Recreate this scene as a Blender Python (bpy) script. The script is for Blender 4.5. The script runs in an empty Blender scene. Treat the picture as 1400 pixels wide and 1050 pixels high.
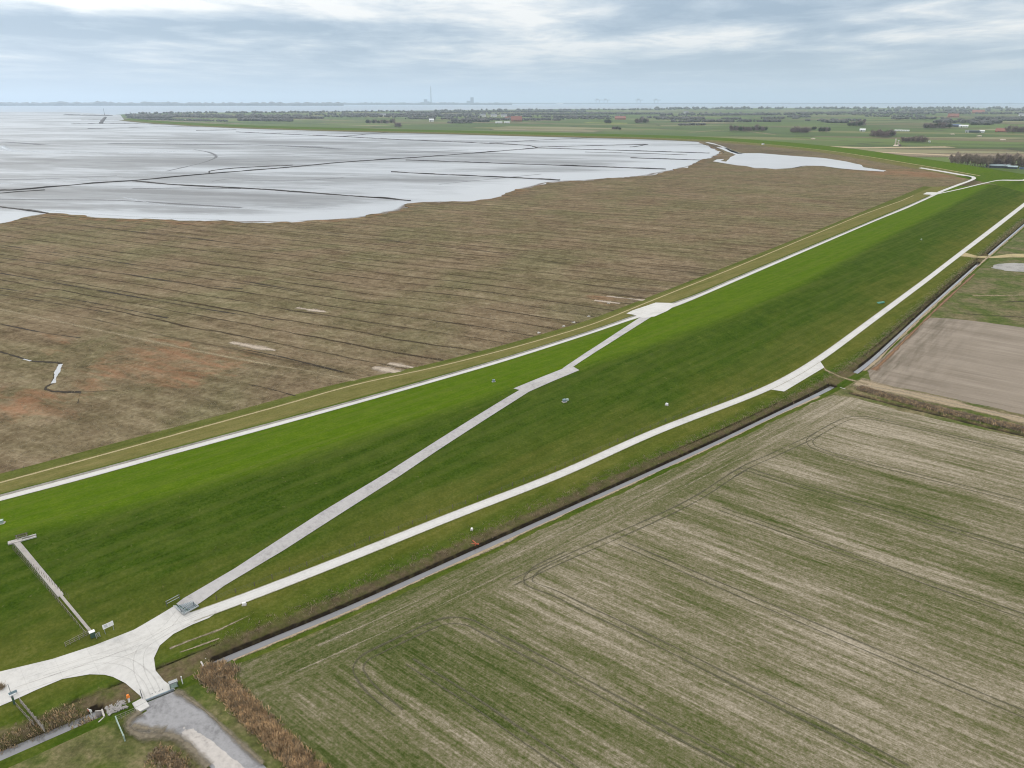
import bpy, bmesh, math, random
import numpy as np
from mathutils import Vector, Matrix
from mathutils.geometry import delaunay_2d_cdt
random.seed(7); RNG = np.random.default_rng(7)
R = math.radians
SC = bpy.context.scene
COL = SC.collection

# ------------------------------------------------------------------ camera model (drone 95 m above the polder)
CAMH, FOC, HOR = 95.0, 963.0, 138.5
PIT = math.atan((525 - HOR) / FOC); SP, CP = math.sin(PIT), math.cos(PIT)
def G(u, v, z=0.0):
    """ground point at height z that the surveyed photo point belongs to"""
    x = (u - 700) / FOC; w = (v - 525) / FOC
    t = (CAMH - z) / (SP + CP * w)
    return np.array([x * t, (CP - SP * w) * t])

AX = R(43); EV = np.array([math.cos(AX), math.sin(AX)]); NV = np.array([-EV[1], EV[0]])
def W(s, d): return np.array([s * EV[0] + d * NV[0], s * EV[1] + d * NV[1]])
def SD(p): return float(p[0] * EV[0] + p[1] * EV[1]), float(p[0] * NV[0] + p[1] * NV[1])

# ------------------------------------------------------------------ dike section lines (surveyed)
def lf(z, pts, sig=12.0):
    P = np.array([G(u, v, z) for u, v in pts]); s = P @ EV; d = P @ NV
    o = np.argsort(s); s = s[o]; d = d[o]
    a = np.polyfit(s[-4:], d[-4:], 1)[0]; k = min(4, len(s)); b = np.polyfit(s[:k], d[:k], 1)[0]
    b = max(-.16, min(.05, b))
    s = np.concatenate([[s[0] - 400], s, [s[-1] + 600]]); d = np.concatenate([[d[0] - 400 * b], d, [d[-1] + 600 * a]])
    g = np.arange(-380, 1400, 2.0); k = np.exp(-.5 * (np.arange(-20, 21) * 2.0 / sig) ** 2); k /= k.sum()
    y = np.interp(g, s, d); y = np.convolve(np.concatenate([np.full(20, y[0]), y, np.full(20, y[-1])]), k, 'valid')
    return lambda q: np.interp(q, g, y)
L_marsh = lf(1.5, [(0,648),(100,622),(200,594),(300,569),(400,540),(470,522),(560,505),(640,485),(700,469),(800,440),(870,413),(960,378),(1000,362),(1100,322),(1200,281),(1290,243)])
L_track = lf(2.0, [(0,660),(86,637),(200,606),(286,581),(400,551),(489,523),(579,507),(704,475),(811,444),(896,409),(1000,368),(1175,295),(1234,274),(1270,258)])
L_Aout = lf(4.0, [(0,677.5),(160,635.5),(240,613),(320,592),(400,571),(543,532),(686,491),(829,446),(865,432),(912,417),(950,404.5),(1000,382.5),(1240,282),(1276,266)])
L_Ain = lf(4.0, [(0,685),(114,657),(160,643),(240,620),(320,599.5),(400,577),(543,537),(686,496),(829,450),(871,434),(912,425),(950,409),(1200,301),(1240,285),(1276,268.5)])
L_crest = lf(9.3, [(0,736),(41,726),(98,714),(183,694),(250,677),(400,629),(600,566),(703,531),(800,500),(871,480),(1000,433),(1100,388),(1200,332),(1238,313),(1295,285),(1333,264)])
L_Cup = lf(1.2, [(-60,933),(0,918),(130,878),(200,860),(266,838.6),(400,785.5),(458,764),(560,723),(600,706.3),(640,691),(753,650),(886,588.6),(1000,547),(1050,527.5),(1095,502.5),(1125,482.5),(1265,380),(1312,344),(1400,277)])
L_Clo = lambda q: L_Cup(q) - 3.3 - .9 * np.clip((np.asarray(q) - 480) / 200, 0, 1) - 3.5 * np.clip((30 - np.asarray(q)) / 30, 0, 1)
L_Dtl = lf(.6, [(0,1003),(60,978),(130,955),(280,898),(340,862),(400,838),(480,800),(560,775),(650,733),(760,686),(980,594),(1060,556),(1120,522),(1180,492),(1300,390),(1400,300)])
L_Wl = lf(-.9, [(0,1023),(50,1000),(140,968),(285,904),(345,875),(400,862),(480,826),(560,789),(980,602),(1060,563),(1130,530),(1180,498.5),(1210,472),(1270,418),(1330,365),(1400,305.5)])
L_Wr = lf(-.9, [(0,1046),(70,1012),(146,979),(298,913),(345,887),(400,872),(480,837),(560,800),(980,609),(1060,569.5),(1135,536),(1180,510),(1220,471),(1270,423),(1335,365),(1400,309)])

def sof(u, v, z=0): return SD(G(u, v, z))[0]
DAMS = [(sof(147,976,-.9), sof(284,909,-.9)), (sof(1153,532,-.9), sof(1172,514,-.9)), (sof(1338,360,-.9), sof(1347,350,-.9))]
XD_HEDGE = np.array([G(*p) for p in [(1166,537),(1180,540.5),(1230,553.5),(1280,565),(1340,580),(1400,594),(1500,618),(1600,640)]])
XD_REED = np.array([G(*p) for p in [(292,925),(318,948),(352,985),(395,1025),(440,1068),(520,1140)]])
def pdist(x, y, P):
    best = np.full(x.shape, 1e9)
    for a, b in zip(P[:-1], P[1:]):
        ab = b - a; L2 = ab @ ab
        t = np.clip(((x - a[0]) * ab[0] + (y - a[1]) * ab[1]) / L2, 0, 1)
        best = np.minimum(best, np.hypot(x - a[0] - t * ab[0], y - a[1] - t * ab[1]))
    return best

def prof(s, d):
    D = np.stack([L_marsh(s), L_track(s), L_Aout(s) + .6, L_Ain(s) - .4, L_crest(s) + 2.0, L_crest(s) - 1.5, L_Cup(s) + 2.2, L_Cup(s) + .4, L_Clo(s) - .4, L_Dtl(s)])
    Z = [1.5, 2.0, 4.0, 4.05, 9.3, 9.15, 1.45, 1.2, 1.2, .55]
    D = np.concatenate([D, [L_Wr(s) - 2.0]]); Z = Z + [0.0]
    out = np.where(d >= D[0], 1.46, 0.0)
    for i in range(len(Z) - 1):
        t = (D[i] - d) / np.maximum(D[i] - D[i + 1], .05)
        m = (t >= 0) & (t < 1)
        out = np.where(m, Z[i] + (Z[i + 1] - Z[i]) * t, out)
    return out
def H(s, d, cuts=True):
    s = np.asarray(s, float); d = np.asarray(d, float)
    near = np.clip(1 - np.abs(d - L_crest(s)) / 14, 0, 1)
    a = 0.5 + 3.2 * near
    z = sum(w * prof(s, d + k * a) for k, w in ((-1, .16), (-.5, .22), (0, .24), (.5, .22), (1, .16)))
    if cuts:
        wl, wr = L_Wl(s), L_Wr(s); c = (wl + wr) / 2; hw = np.abs(wl - wr) / 2
        k = np.ones_like(s)
        for a0, a1 in DAMS:
            lo, hi = min(a0, a1), max(a0, a1); mid, h = (lo + hi) / 2, (hi - lo) / 2
            k = np.minimum(k, np.clip((np.abs(s - mid) - h) / 1.2 + .3, 0, 1))
        left = d > c
        ex = np.maximum(0, np.abs(d - c) - hw * .42); bank = -1.15 + np.where(left, np.minimum(ex, .9) * 1.1 + np.maximum(ex - .9, 0) * .42, ex * .8)
        zc = np.minimum(z, bank)
        z = z * (1 - k) + zc * k
        x = s * EV[0] + d * NV[0]; y = s * EV[1] + d * NV[1]
        dd = pdist(x, y, XD_HEDGE); z = np.minimum(z, np.where(dd < 3, -1.0 + np.maximum(0, dd - .5) * .8, z))
        dd = pdist(x, y, XD_REED); z = np.minimum(z, np.where(dd < 4, -.25 + np.maximum(0, dd - 1.6) * .3, z))
    return z
def Hxy(x, y, cuts=True):
    x = np.asarray(x, float); y = np.asarray(y, float)
    return H(x * EV[0] + y * EV[1], x * NV[0] + y * NV[1], cuts)
def GH(u, v, cuts=False):
    z = 2.0
    for _ in range(25):
        p = G(u, v, z); z = .5 * z + .5 * float(Hxy(p[0], p[1], cuts))
    return p
def P3(u, v, cuts=False, dz=0.0):
    p = GH(u, v, cuts); return Vector((p[0], p[1], float(Hxy(p[0], p[1], cuts)) + dz))

# ------------------------------------------------------------------ material helpers
class M:
    def __init__(s, name):
        s.m = bpy.data.materials.new(name); s.m.use_nodes = True
        s.t = s.m.node_tree; s.n = s.t.nodes; s.l = s.t.links
        s.b = s.n['Principled BSDF']
        tc = s.n.new('ShaderNodeTexCoord'); s.obj = tc.outputs['Object']
    def sock(s, inp, v):
        if isinstance(v, bpy.types.NodeSocket): s.l.new(v, inp)
        elif v is not None:
            if isinstance(v, (tuple, list)) and inp.type == 'RGBA' and len(v) == 3: v = (*v, 1)
            inp.default_value = v
    def map(s, vec, rot=0, scale=(1, 1, 1), loc=(0, 0, 0)):
        # rotate first, then scale
        a = s.n.new('ShaderNodeMapping'); a.inputs['Rotation'].default_value = (0, 0, rot); s.l.new(vec, a.inputs['Vector'])
        b = s.n.new('ShaderNodeMapping'); b.inputs['Scale'].default_value = scale; b.inputs['Location'].default_value = loc
        s.l.new(a.outputs[0], b.inputs['Vector']); return b.outputs[0]
    def noise(s, scale, detail=4, rough=.55, dist=0, vec=None, out='Fac'):
        k = s.n.new('ShaderNodeTexNoise'); s.l.new(vec or s.obj, k.inputs['Vector'])
        k.inputs['Scale'].default_value = scale; k.inputs['Detail'].default_value = detail
        k.inputs['Roughness'].default_value = rough; k.inputs['Distortion'].default_value = dist
        return k.outputs[out]
    def vor(s, scale, vec=None, out='Color', feature='F1', rnd=1.0):
        k = s.n.new('ShaderNodeTexVoronoi'); k.feature = feature; s.l.new(vec or s.obj, k.inputs['Vector'])
        k.inputs['Scale'].default_value = scale; k.inputs['Randomness'].default_value = rnd
        return k.outputs[out]
    def ramp(s, fac, stops, interp='LINEAR'):
        k = s.n.new('ShaderNodeValToRGB'); e = k.color_ramp.elements; k.color_ramp.interpolation = interp
        while len(e) < len(stops): e.new(.5)
        for i, (p, c) in enumerate(stops):
            e[i].position = p; e[i].color = (*c, 1) if not isinstance(c, (int, float)) else (c, c, c, 1)
        s.l.new(fac, k.inputs[0]); return k.outputs[0]
    def mix(s, f, a, b, blend='MIX'):
        k = s.n.new('ShaderNodeMix'); k.data_type = 'RGBA'; k.blend_type = blend
        s.sock(k.inputs[0], f); s.sock(k.inputs[6], a); s.sock(k.inputs[7], b); return k.outputs[2]
    def math(s, op, a, b=None, c=None, clamp=False):
        k = s.n.new('ShaderNodeMath'); k.operation = op; k.use_clamp = clamp
        s.sock(k.inputs[0], a)
        if b is not None: s.sock(k.inputs[1], b)
        if c is not None: s.sock(k.inputs[2], c)
        return k.outputs[0]
    def attr(s, name):
        k = s.n.new('ShaderNodeAttribute'); k.attribute_name = name; return k.outputs['Fac']
    def xyz(s, vec):
        k = s.n.new('ShaderNodeSeparateXYZ'); s.l.new(vec, k.inputs[0]); return k.outputs
    def fin(s, col, rough=.9, spec=.2, bump=None, bs=.3, bd=.1, alpha=None, metal=0):
        s.sock(s.b.inputs['Base Color'], col); s.sock(s.b.inputs['Roughness'], rough)
        s.sock(s.b.inputs['Specular IOR Level'], spec); s.b.inputs['Metallic'].default_value = metal
        if bump is not None:
            k = s.n.new('ShaderNodeBump'); k.inputs['Strength'].default_value = bs; k.inputs['Distance'].default_value = bd
            s.l.new(bump, k.inputs['Height']); s.l.new(k.outputs[0], s.b.inputs['Normal'])
        if alpha is not None: s.sock(s.b.inputs['Alpha'], alpha)
        return s.m
def plain(name, c, var=.25, scale=3.0, rough=.8, spec=.3, metal=0):
    m = M(name); n = m.noise(scale, 4, .6)
    lo = tuple(x * (1 - var) for x in c); hi = tuple(min(1, x * (1 + var)) for x in c)
    return m.fin(m.ramp(n, [(.3, lo), (.7, hi)]), rough, spec, metal=metal)

MAT = {}
def grass_mat():
    m = M('dike_grass')
    big = m.noise(.035, 5, .6); mid = m.noise(.22, 5, .62); fine = m.noise(1.6, 5, .7)
    alongv = m.map(m.obj, -AX, (.012, .25, 1)); along = m.noise(1, 5, .6, 0, alongv)
    t = m.math('ADD', m.math('ADD', m.math('MULTIPLY', mid, .30), m.math('MULTIPLY', fine, .5)), m.math('MULTIPLY', m.noise(1, 4, .6, 0, m.map(m.obj, -AX, (.05, .75, 1), (3, 3, 0))), .2))
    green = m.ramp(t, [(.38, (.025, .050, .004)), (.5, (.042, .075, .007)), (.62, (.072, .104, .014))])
    sunlit_tint = m.ramp(t, [(.37, (.046, .092, .004)), (.5, (.066, .115, .006)), (.63, (.096, .138, .012))])
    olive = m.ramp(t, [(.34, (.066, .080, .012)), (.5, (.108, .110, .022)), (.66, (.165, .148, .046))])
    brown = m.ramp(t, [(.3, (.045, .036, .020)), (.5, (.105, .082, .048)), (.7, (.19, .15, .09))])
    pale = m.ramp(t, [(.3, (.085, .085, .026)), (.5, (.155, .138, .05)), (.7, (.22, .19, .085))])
    c = m.mix(m.attr('sunlit_tint'), green, sunlit_tint)  # sun and shade of the two dike slopes mixed into the grass colour
    mow = m.noise(1, 3, .5, 0, m.map(m.obj, -R(46), (.006, .42, 1), (5, 2, 0)))
    c = m.mix(m.ramp(mow, [(.44, 0.0), (.62, .28)]), c, (.105, .118, .028))
    spot = m.noise(.75, 3, .6, .5, None); c = m.mix(m.ramp(spot, [(.66, 0.0), (.74, .55)]), c, (.14, .13, .055))
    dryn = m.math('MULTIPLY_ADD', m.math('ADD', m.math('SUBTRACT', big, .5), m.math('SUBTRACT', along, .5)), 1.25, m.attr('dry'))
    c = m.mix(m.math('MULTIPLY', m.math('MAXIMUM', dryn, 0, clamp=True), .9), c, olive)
    c = m.mix(m.math('MULTIPLY_ADD', m.math('SUBTRACT', along, .5), 1.0, m.attr('pale'), clamp=True), c, pale)
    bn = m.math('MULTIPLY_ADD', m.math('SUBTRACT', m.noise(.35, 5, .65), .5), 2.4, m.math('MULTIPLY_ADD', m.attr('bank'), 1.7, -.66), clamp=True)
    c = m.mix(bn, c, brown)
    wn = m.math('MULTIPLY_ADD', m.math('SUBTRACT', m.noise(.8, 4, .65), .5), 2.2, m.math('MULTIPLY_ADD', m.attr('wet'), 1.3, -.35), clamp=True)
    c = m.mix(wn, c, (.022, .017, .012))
    return m.fin(c, .95, 0, m.math('ADD', fine, m.math('MULTIPLY', mid, 1.5)), .5, .12)
MAT['grass'] = grass_mat()

def farm_mat():
    m = M('rough_grass')
    big = m.noise(.06, 5, .6, .4); fine = m.noise(1.3, 6, .7); mid = m.noise(.3, 5, .65)
    t = m.math('ADD', m.math('MULTIPLY', mid, .5), m.math('MULTIPLY', fine, .5))
    g = m.ramp(t, [(.36, (.030, .050, .008)), (.5, (.065, .090, .014)), (.64, (.125, .135, .04))])
    b = m.ramp(t, [(.36, (.06, .055, .022)), (.5, (.13, .115, .055)), (.64, (.24, .20, .115))])
    c = m.mix(m.ramp(big, [(.43, 0.0), (.6, 1.0)]), g, b)
    dirt = m.ramp(t, [(.38, (.035, .028, .018)), (.5, (.10, .075, .045)), (.62, (.22, .16, .09))])
    c = m.mix(m.math('MULTIPLY_ADD', m.math('SUBTRACT', mid, .5), 1.5, m.attr('bank'), clamp=True), c, dirt)
    c = m.mix(m.attr('wet'), c, (.02, .016, .011))
    return m.fin(c, .95, .1, t, .6, .15)
MAT['rough_grass'] = farm_mat()

def patchwork_mat():
    m = M('far_farmland')
    v = m.map(m.obj, R(24), (1 / 420, 1 / 150, 1)); n2 = m.noise(.004, 3, .5, 0, None, 'Color')
    cell = m.vor(1, v, 'Color', 'F1', .75)
    h = m.n.new('ShaderNodeSeparateColor'); m.l.new(cell, h.inputs[0])
    c = m.ramp(h.outputs[0], [(0, (.060, .105, .022)), (.22, (.10, .15, .035)), (.40, (.045, .085, .02)), (.52, (.17, .165, .07)), (.62, (.085, .13, .03)), (.76, (.15, .115, .07)), (.86, (.055, .10, .025)), (.94, (.26, .23, .14))], 'CONSTANT')
    s = m.noise(1, 4, .6, 0, m.map(m.obj, R(24), (.004, .09, 1)))
    c = m.mix(.3, c, m.ramp(s, [(.3, (.05, .085, .025)), (.7, (.16, .17, .06))]), 'MIX')
    e = m.vor(1, v, 'Distance', 'DISTANCE_TO_EDGE', .75)
    c = m.mix(m.ramp(e, [(.0, 1.0), (.03, 0.0)]), c, (.05, .055, .025))
    return m.fin(c, .95, .1)
MAT['far_farm'] = patchwork_mat()

ROWS = R(-37.5)
def crop_mat():
    m = M('young_crop_in_rows')
    fine = m.noise(2.2, 5, .75); spk = m.noise(.9, 4, .7)
    def streaks(rot):
        a = m.noise(1, 5, .65, .6, m.map(m.obj, rot, (.018, .10, 1)))
        b = m.noise(1, 5, .65, .2, m.map(m.obj, rot, (.030, .62, 1), (7, 3, 0)))
        c = m.noise(1, 3, .6, .1, m.map(m.obj, rot, (.14, 2.6, 1), (1, 9, 0)))
        return m.math('ADD', m.math('ADD', m.math('MULTIPLY', a, .95), m.math('MULTIPLY', b, .95)), m.math('MULTIPLY', c, .6))
    st = m.mix(m.attr('head'), streaks(-ROWS), m.math('MULTIPLY_ADD', streaks(-R(40)), .75, .28))
    big = m.noise(.011, 3, .5)
    t = m.math('ADD', st, m.math('ADD', m.math('MULTIPLY', fine, .85), m.math('MULTIPLY', spk, .65)))
    t = m.math('ADD', t, m.math('MULTIPLY', big, .7))
    t = m.math('ADD', t, m.math('MULTIPLY', m.attr('straw'), .22))
    t = m.math('MULTIPLY_ADD', m.math('SUBTRACT', t, 2.405), .82, .5)
    c = m.ramp(t, [(.16, (.040, .058, .012)), (.33, (.088, .096, .036)), (.48, (.152, .137, .082)), (.62, (.245, .213, .155)), (.84, (.395, .345, .272))])
    return m.fin(c, .95, 0, fine, .5, .1)
MAT['crop'] = crop_mat()

def bare_mat():
    m = M('bare_tilled_soil')
    rot = R(38)
    a = m.noise(1, 5, .6, 0, m.map(m.obj, rot, (.01, .12, 1))); b = m.noise(1, 4, .6, 0, m.map(m.obj, rot, (.04, 1.0, 1)))
    f = m.noise(2.0, 5, .7); g = m.noise(.03, 4, .6)
    t = m.math('ADD', m.math('ADD', m.math('MULTIPLY', a, .3), m.math('MULTIPLY', b, .25)), m.math('ADD', m.math('MULTIPLY', f, .2), m.math('MULTIPLY', g, .25)))
    c = m.ramp(t, [(.34, (.13, .108, .08)), (.5, (.235, .198, .158)), (.66, (.33, .285, .235))])
    d = m.math('MULTIPLY', m.attr('damp'), m.ramp(m.noise(1, 4, .6, .3, m.map(m.obj, -R(50), (.03, .35, 1))), [(.42, 0.0), (.62, 1.0)]))
    c = m.mix(m.math('MULTIPLY', d, .7), c, (.085, .072, .05))
    return m.fin(c, .95, .1, f, .5, .1)
MAT['bare'] = bare_mat()

def marsh_mat():
    m = M('salt_marsh_vegetation')
    rot = R(27)
    big = m.noise(.018, 5, .6, .5); mid = m.noise(.11, 6, .65, .5); fine = m.noise(.9, 6, .75)
    st = m.noise(1, 6, .65, .3, m.map(m.obj, rot, (.02, .16, 1)))
    tuft = m.noise(.35, 5, .7, .6)
    t = m.math('ADD', m.math('ADD', m.math('MULTIPLY', mid, .2), m.math('MULTIPLY', st, .3)), m.math('ADD', m.math('MULTIPLY', fine, .3), m.math('MULTIPLY', tuft, .3)))
    t = m.math('SUBTRACT', t, .05)
    base = m.ramp(t, [(.37, (.055, .039, .023)), (.46, (.132, .098, .060)), (.55, (.208, .162, .103)), (.65, (.335, .277, .188))])
    grn = m.ramp(t, [(.37, (.048, .046, .020)), (.5, (.132, .120, .062)), (.65, (.27, .245, .145))])
    red = m.ramp(t, [(.36, (.11, .062, .034)), (.5, (.225, .132, .076)), (.68, (.34, .22, .14))])
    dark = m.ramp(t, [(.36, (.030, .024, .016)), (.5, (.082, .064, .045)), (.68, (.16, .13, .095))])
    c = m.mix(m.math('MULTIPLY', m.ramp(big, [(.40, 0.0), (.62, 1.0)]), .75), base, grn)
    rn = m.math('MULTIPLY_ADD', m.math('SUBTRACT', m.noise(1, 5, .65, .6, m.map(m.obj, rot, (.05, .13, 1))), .5), 4.6, m.math('MULTIPLY_ADD', m.attr('red'), 1.9, -1.15), clamp=True)
    c = m.mix(rn, c, red)
    dn = m.math('MULTIPLY_ADD', m.math('SUBTRACT', m.noise(1, 5, .65, .6, m.map(m.obj, rot, (.02, .10, 1), (3, 8, 0))), .5), 3.0, m.math('MULTIPLY_ADD', m.attr('dark'), 1.4, -.75), clamp=True)
    c = m.mix(m.math('MULTIPLY', dn, .8), c, dark)
    # drainage grips: regularly spaced parallel gullies, the ditch bottoms bare dark mud
    q = m.map(m.obj, rot, (1, 1, 1)); xy = m.xyz(q)
    wob = m.math('MULTIPLY', m.math('SUBTRACT', m.noise(1, 3, .5, 0, m.map(m.obj, rot, (.012, .012, 1))), .5), 13.0)
    wob = m.math('ADD', wob, m.math('MULTIPLY', m.math('SUBTRACT', m.noise(1, 4, .6, 0, m.map(m.obj, rot, (.12, .3, 1))), .5), 2.2))
    ph = m.math('FRACT', m.math('DIVIDE', m.math('ADD', xy[1], wob), 14.0))
    dist = m.math('MULTIPLY', m.math('ABSOLUTE', m.math('SUBTRACT', ph, .5)), 14.0)
    wid = m.math('MULTIPLY_ADD', m.noise(1, 5, .7, 0, m.map(m.obj, rot, (.022, .10, 1), (2, 5, 0))), 2.4, -.38)
    gul = m.math('SUBTRACT', wid, dist, clamp=True)
    fade = m.attr('grip')
    gul = m.math('MULTIPLY', m.math('MULTIPLY', gul, 1.5, clamp=True), fade)
    c = m.mix(m.math('MULTIPLY', gul, .90), c, (.042, .031, .021))
    return m.fin(c, .95, 0, m.math('SUBTRACT', m.math('ADD', fine, tuft), gul), .7, .25)
MAT['marsh'] = marsh_mat()

def mud_mat():
    m = M('wet_tidal_mud')
    rot = R(12)
    a = m.noise(1, 6, .6, .8, m.map(m.obj, rot, (.0016, .0065, 1))); b = m.noise(1, 6, .65, .6, m.map(m.obj, rot, (.008, .04, 1), (3, 1, 0)))
    f = m.noise(1, 5, .65, .4, m.map(m.obj, rot, (.05, .22, 1)))
    t = m.math('ADD', m.math('MULTIPLY', a, .62), m.math('ADD', m.math('MULTIPLY', b, .27), m.math('MULTIPLY', f, .11)))
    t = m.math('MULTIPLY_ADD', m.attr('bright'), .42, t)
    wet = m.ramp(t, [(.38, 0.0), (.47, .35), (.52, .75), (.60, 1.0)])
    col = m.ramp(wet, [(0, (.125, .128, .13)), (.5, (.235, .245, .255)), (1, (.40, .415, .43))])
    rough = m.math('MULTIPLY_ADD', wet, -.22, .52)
    return m.fin(col, rough, .5, m.math('ADD', f, b), .05, .3)
MAT['mud'] = mud_mat()

def water_mat(name, base, rough, bump=.02, sc=.25, spec=.5):
    m = M(name); n = m.noise(sc, 4, .6, .3)
    c = m.ramp(m.noise(sc * .15, 4, .6), [(.35, tuple(x * .88 for x in base)), (.65, base)])
    return m.fin(c, rough, spec, n, bump, .2)
MAT['ditch_water'] = water_mat('sky_toned_ditch_water', (.19, .192, .20), .05, .03, 1.2)  # reflected sky painted in as a greyer, paler base colour
MAT['pool_water'] = water_mat('pool_water', (.42, .43, .44), .3, .03, .1)
MAT['sea'] = water_mat('sea_water', (.20, .26, .33), .3, .1, .02)

def concrete_mat(name, c, joints=True, grain=.10):
    m = M(name)
    a = m.noise(.12, 5, .6); b = m.noise(1.1, 5, .7); d = m.noise(9, 3, .6)
    t = m.math('ADD', m.math('MULTIPLY', a, .4), m.math('ADD', m.math('MULTIPLY', b, .4), m.math('MULTIPLY', d, .2)))
    col = m.ramp(t, [(.36, tuple(x * (1 - 2.2 * grain) for x in c)), (.5, c), (.64, tuple(min(.9, x * (1 + grain)) for x in c))])
    if joints:
        q = m.map(m.obj, -AX, (1, 1, 1)); xy = m.xyz(q)
        fr = m.math('ABSOLUTE', m.math('SUBTRACT', m.math('FRACT', m.math('DIVIDE', xy[0], 5.0)), .5))
        col = m.mix(m.math('MULTIPLY', m.math('LESS_THAN', fr, .010), .16), col, (.22, .21, .19))
        st = m.noise(1, 4, .6, 0, m.map(m.obj, -AX, (.04, .9, 1)))
        col = m.mix(m.math('MULTIPLY', m.ramp(st, [(.5, 0.0), (.72, 1.0)]), .22), col, (.36, .33, .29))
    return m.fin(col, .85, .3, b, .2, .03)
MAT['concrete'] = concrete_mat('pale_concrete', (.52, .51, .49))
def road_mat():
    m = M('pale_road_concrete')
    a = m.noise(.12, 5, .6); b = m.noise(1.1, 5, .7); d = m.noise(9, 3, .6)
    t = m.math('ADD', m.math('MULTIPLY', a, .4), m.math('ADD', m.math('MULTIPLY', b, .4), m.math('MULTIPLY', d, .2)))
    c = m.ramp(t, [(.36, (.42, .41, .39)), (.5, (.515, .505, .485)), (.64, (.57, .56, .54))])
    e = m.attr('edge')
    wheel = m.math('SUBTRACT', 1.0, m.math('MULTIPLY', m.math('ABSOLUTE', m.math('SUBTRACT', e, .45)), 5.0), clamp=True)
    c = m.mix(m.math('MULTIPLY', m.math('MULTIPLY', wheel, m.ramp(a, [(.35, 0.0), (.6, 1.0)])), .30), c, (.36, .35, .325))
    g = m.math('MULTIPLY', m.math('SUBTRACT', m.math('ADD', m.noise(.7, 5, .7), .02), m.math('MULTIPLY', e, 2.6)), 3.0, clamp=True)
    c = m.mix(m.math('MULTIPLY', g, .75), c, (.17, .16, .085))
    return m.fin(c, .85, .3, b, .2, .03)
MAT['concrete_road'] = road_mat()
MAT['blocks'] = concrete_mat('grey_paving_blocks', (.40, .385, .38), False, .16)
MAT['old_concrete'] = concrete_mat('weathered_concrete', (.43, .40, .375), False, .2)
MAT['asphalt'] = concrete_mat('worn_grey_asphalt', (.262, .26, .268), False, .22)
MAT['gravel'] = concrete_mat('gravel', (.30, .29, .275), False, .25)
MAT['tan_track'] = concrete_mat('trodden_dry_grass', (.36, .29, .145), False, .25)
MAT['strip'] = concrete_mat('grey_stone_strip', (.22, .205, .185), False, .3)

def soft_mat(name, c, thr=.45, k=3.0, rot=0.0, sc=(.15, .6, 1), rough=.95):
    """a worn strip whose edges break up into the ground it lies on"""
    m = M(name)
    e = m.attr('edge'); n = m.noise(1, 5, .7, .3, m.map(m.obj, rot, sc)); f = m.noise(1.5, 4, .7)
    a = m.math('MULTIPLY', m.math('SUBTRACT', m.math('ADD', m.math('MULTIPLY', e, .62), m.math('ADD', m.math('MULTIPLY', n, .6), m.math('MULTIPLY', f, .25))), thr), k, clamp=True)
    col = m.ramp(f, [(.3, tuple(x * .7 for x in c)), (.7, tuple(x * 1.25 for x in c))])
    return m.fin(col, rough, .15, f, .4, .08, alpha=a)
MAT['rut'] = soft_mat('wheel_rut', (.105, .098, .062), .66, 2.0, -ROWS)
MAT['pale_rut'] = soft_mat('dry_straw_strip', (.36, .31, .23), .80, 2.2, R(38))
MAT['soil_scar'] = soft_mat('bare_soil_scar', (.27, .225, .16), .72, 3, -AX)
MAT['creek'] = soft_mat('dark_creek_mud', (.034, .026, .018), .66, 4, R(27), (.12, .5, 1))
MAT['dark_mud'] = soft_mat('grey_mud_streak', (.13, .13, .135), .50, 1.6, R(12), (.01, .05, 1), .5)
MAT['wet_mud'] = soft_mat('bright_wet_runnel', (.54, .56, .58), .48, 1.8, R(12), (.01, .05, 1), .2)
MAT['tan_path'] = soft_mat('dry_grass_path', (.30, .245, .15), .70, 2.2, R(27), (.1, .3, 1))
MAT['sand'] = soft_mat('bare_sand', (.42, .33, .22), .42, 4, 0, (.02, .05, 1))
MAT['verge'] = soft_mat('dry_straw_verge', (.30, .24, .16), .40, 3, R(38))
MAT['tyre'] = soft_mat('tyre_marks', (.44, .425, .40), .82, 1.2, 0, (.1, .4, 1), .85)
MAT['dirt_edge'] = soft_mat('muddy_road_edge', (.17, .145, .105), .58, 2.2, 0, (.4, .6, 1))
MAT['rim'] = soft_mat('brown_mud_rim', (.17, .135, .10), .62, 2.0, R(12), (.05, .15, 1), .6)
MAT['pale_bare'] = soft_mat('pale_bare_silt', (.40, .335, .265), .56, 2.4, R(27), (.1, .3, 1))
MAT['litter'] = soft_mat('flattened_reed_litter', (.20, .135, .075), .60, 3, 0, (.3, .5, 1))
MAT['track_line'] = soft_mat('dry_track_line', (.33, .28, .15), .34, 3, -AX)
MAT['rust_patch'] = soft_mat('rusty_vegetation', (.20, .115, .065), .66, 3, R(27), (.05, .15, 1))
MAT['green_strip'] = soft_mat('green_pasture_strip', (.075, .115, .03), .5, 4, 0, (.01, .05, 1))
MAT['brown_strip'] = soft_mat('brown_rough_land', (.20, .155, .10), .5, 3, R(5), (.006, .05, 1))
MAT['yellow_strip'] = soft_mat('yellow_crop', (.33, .34, .06), .5, 4, 0, (.01, .05, 1))
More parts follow.
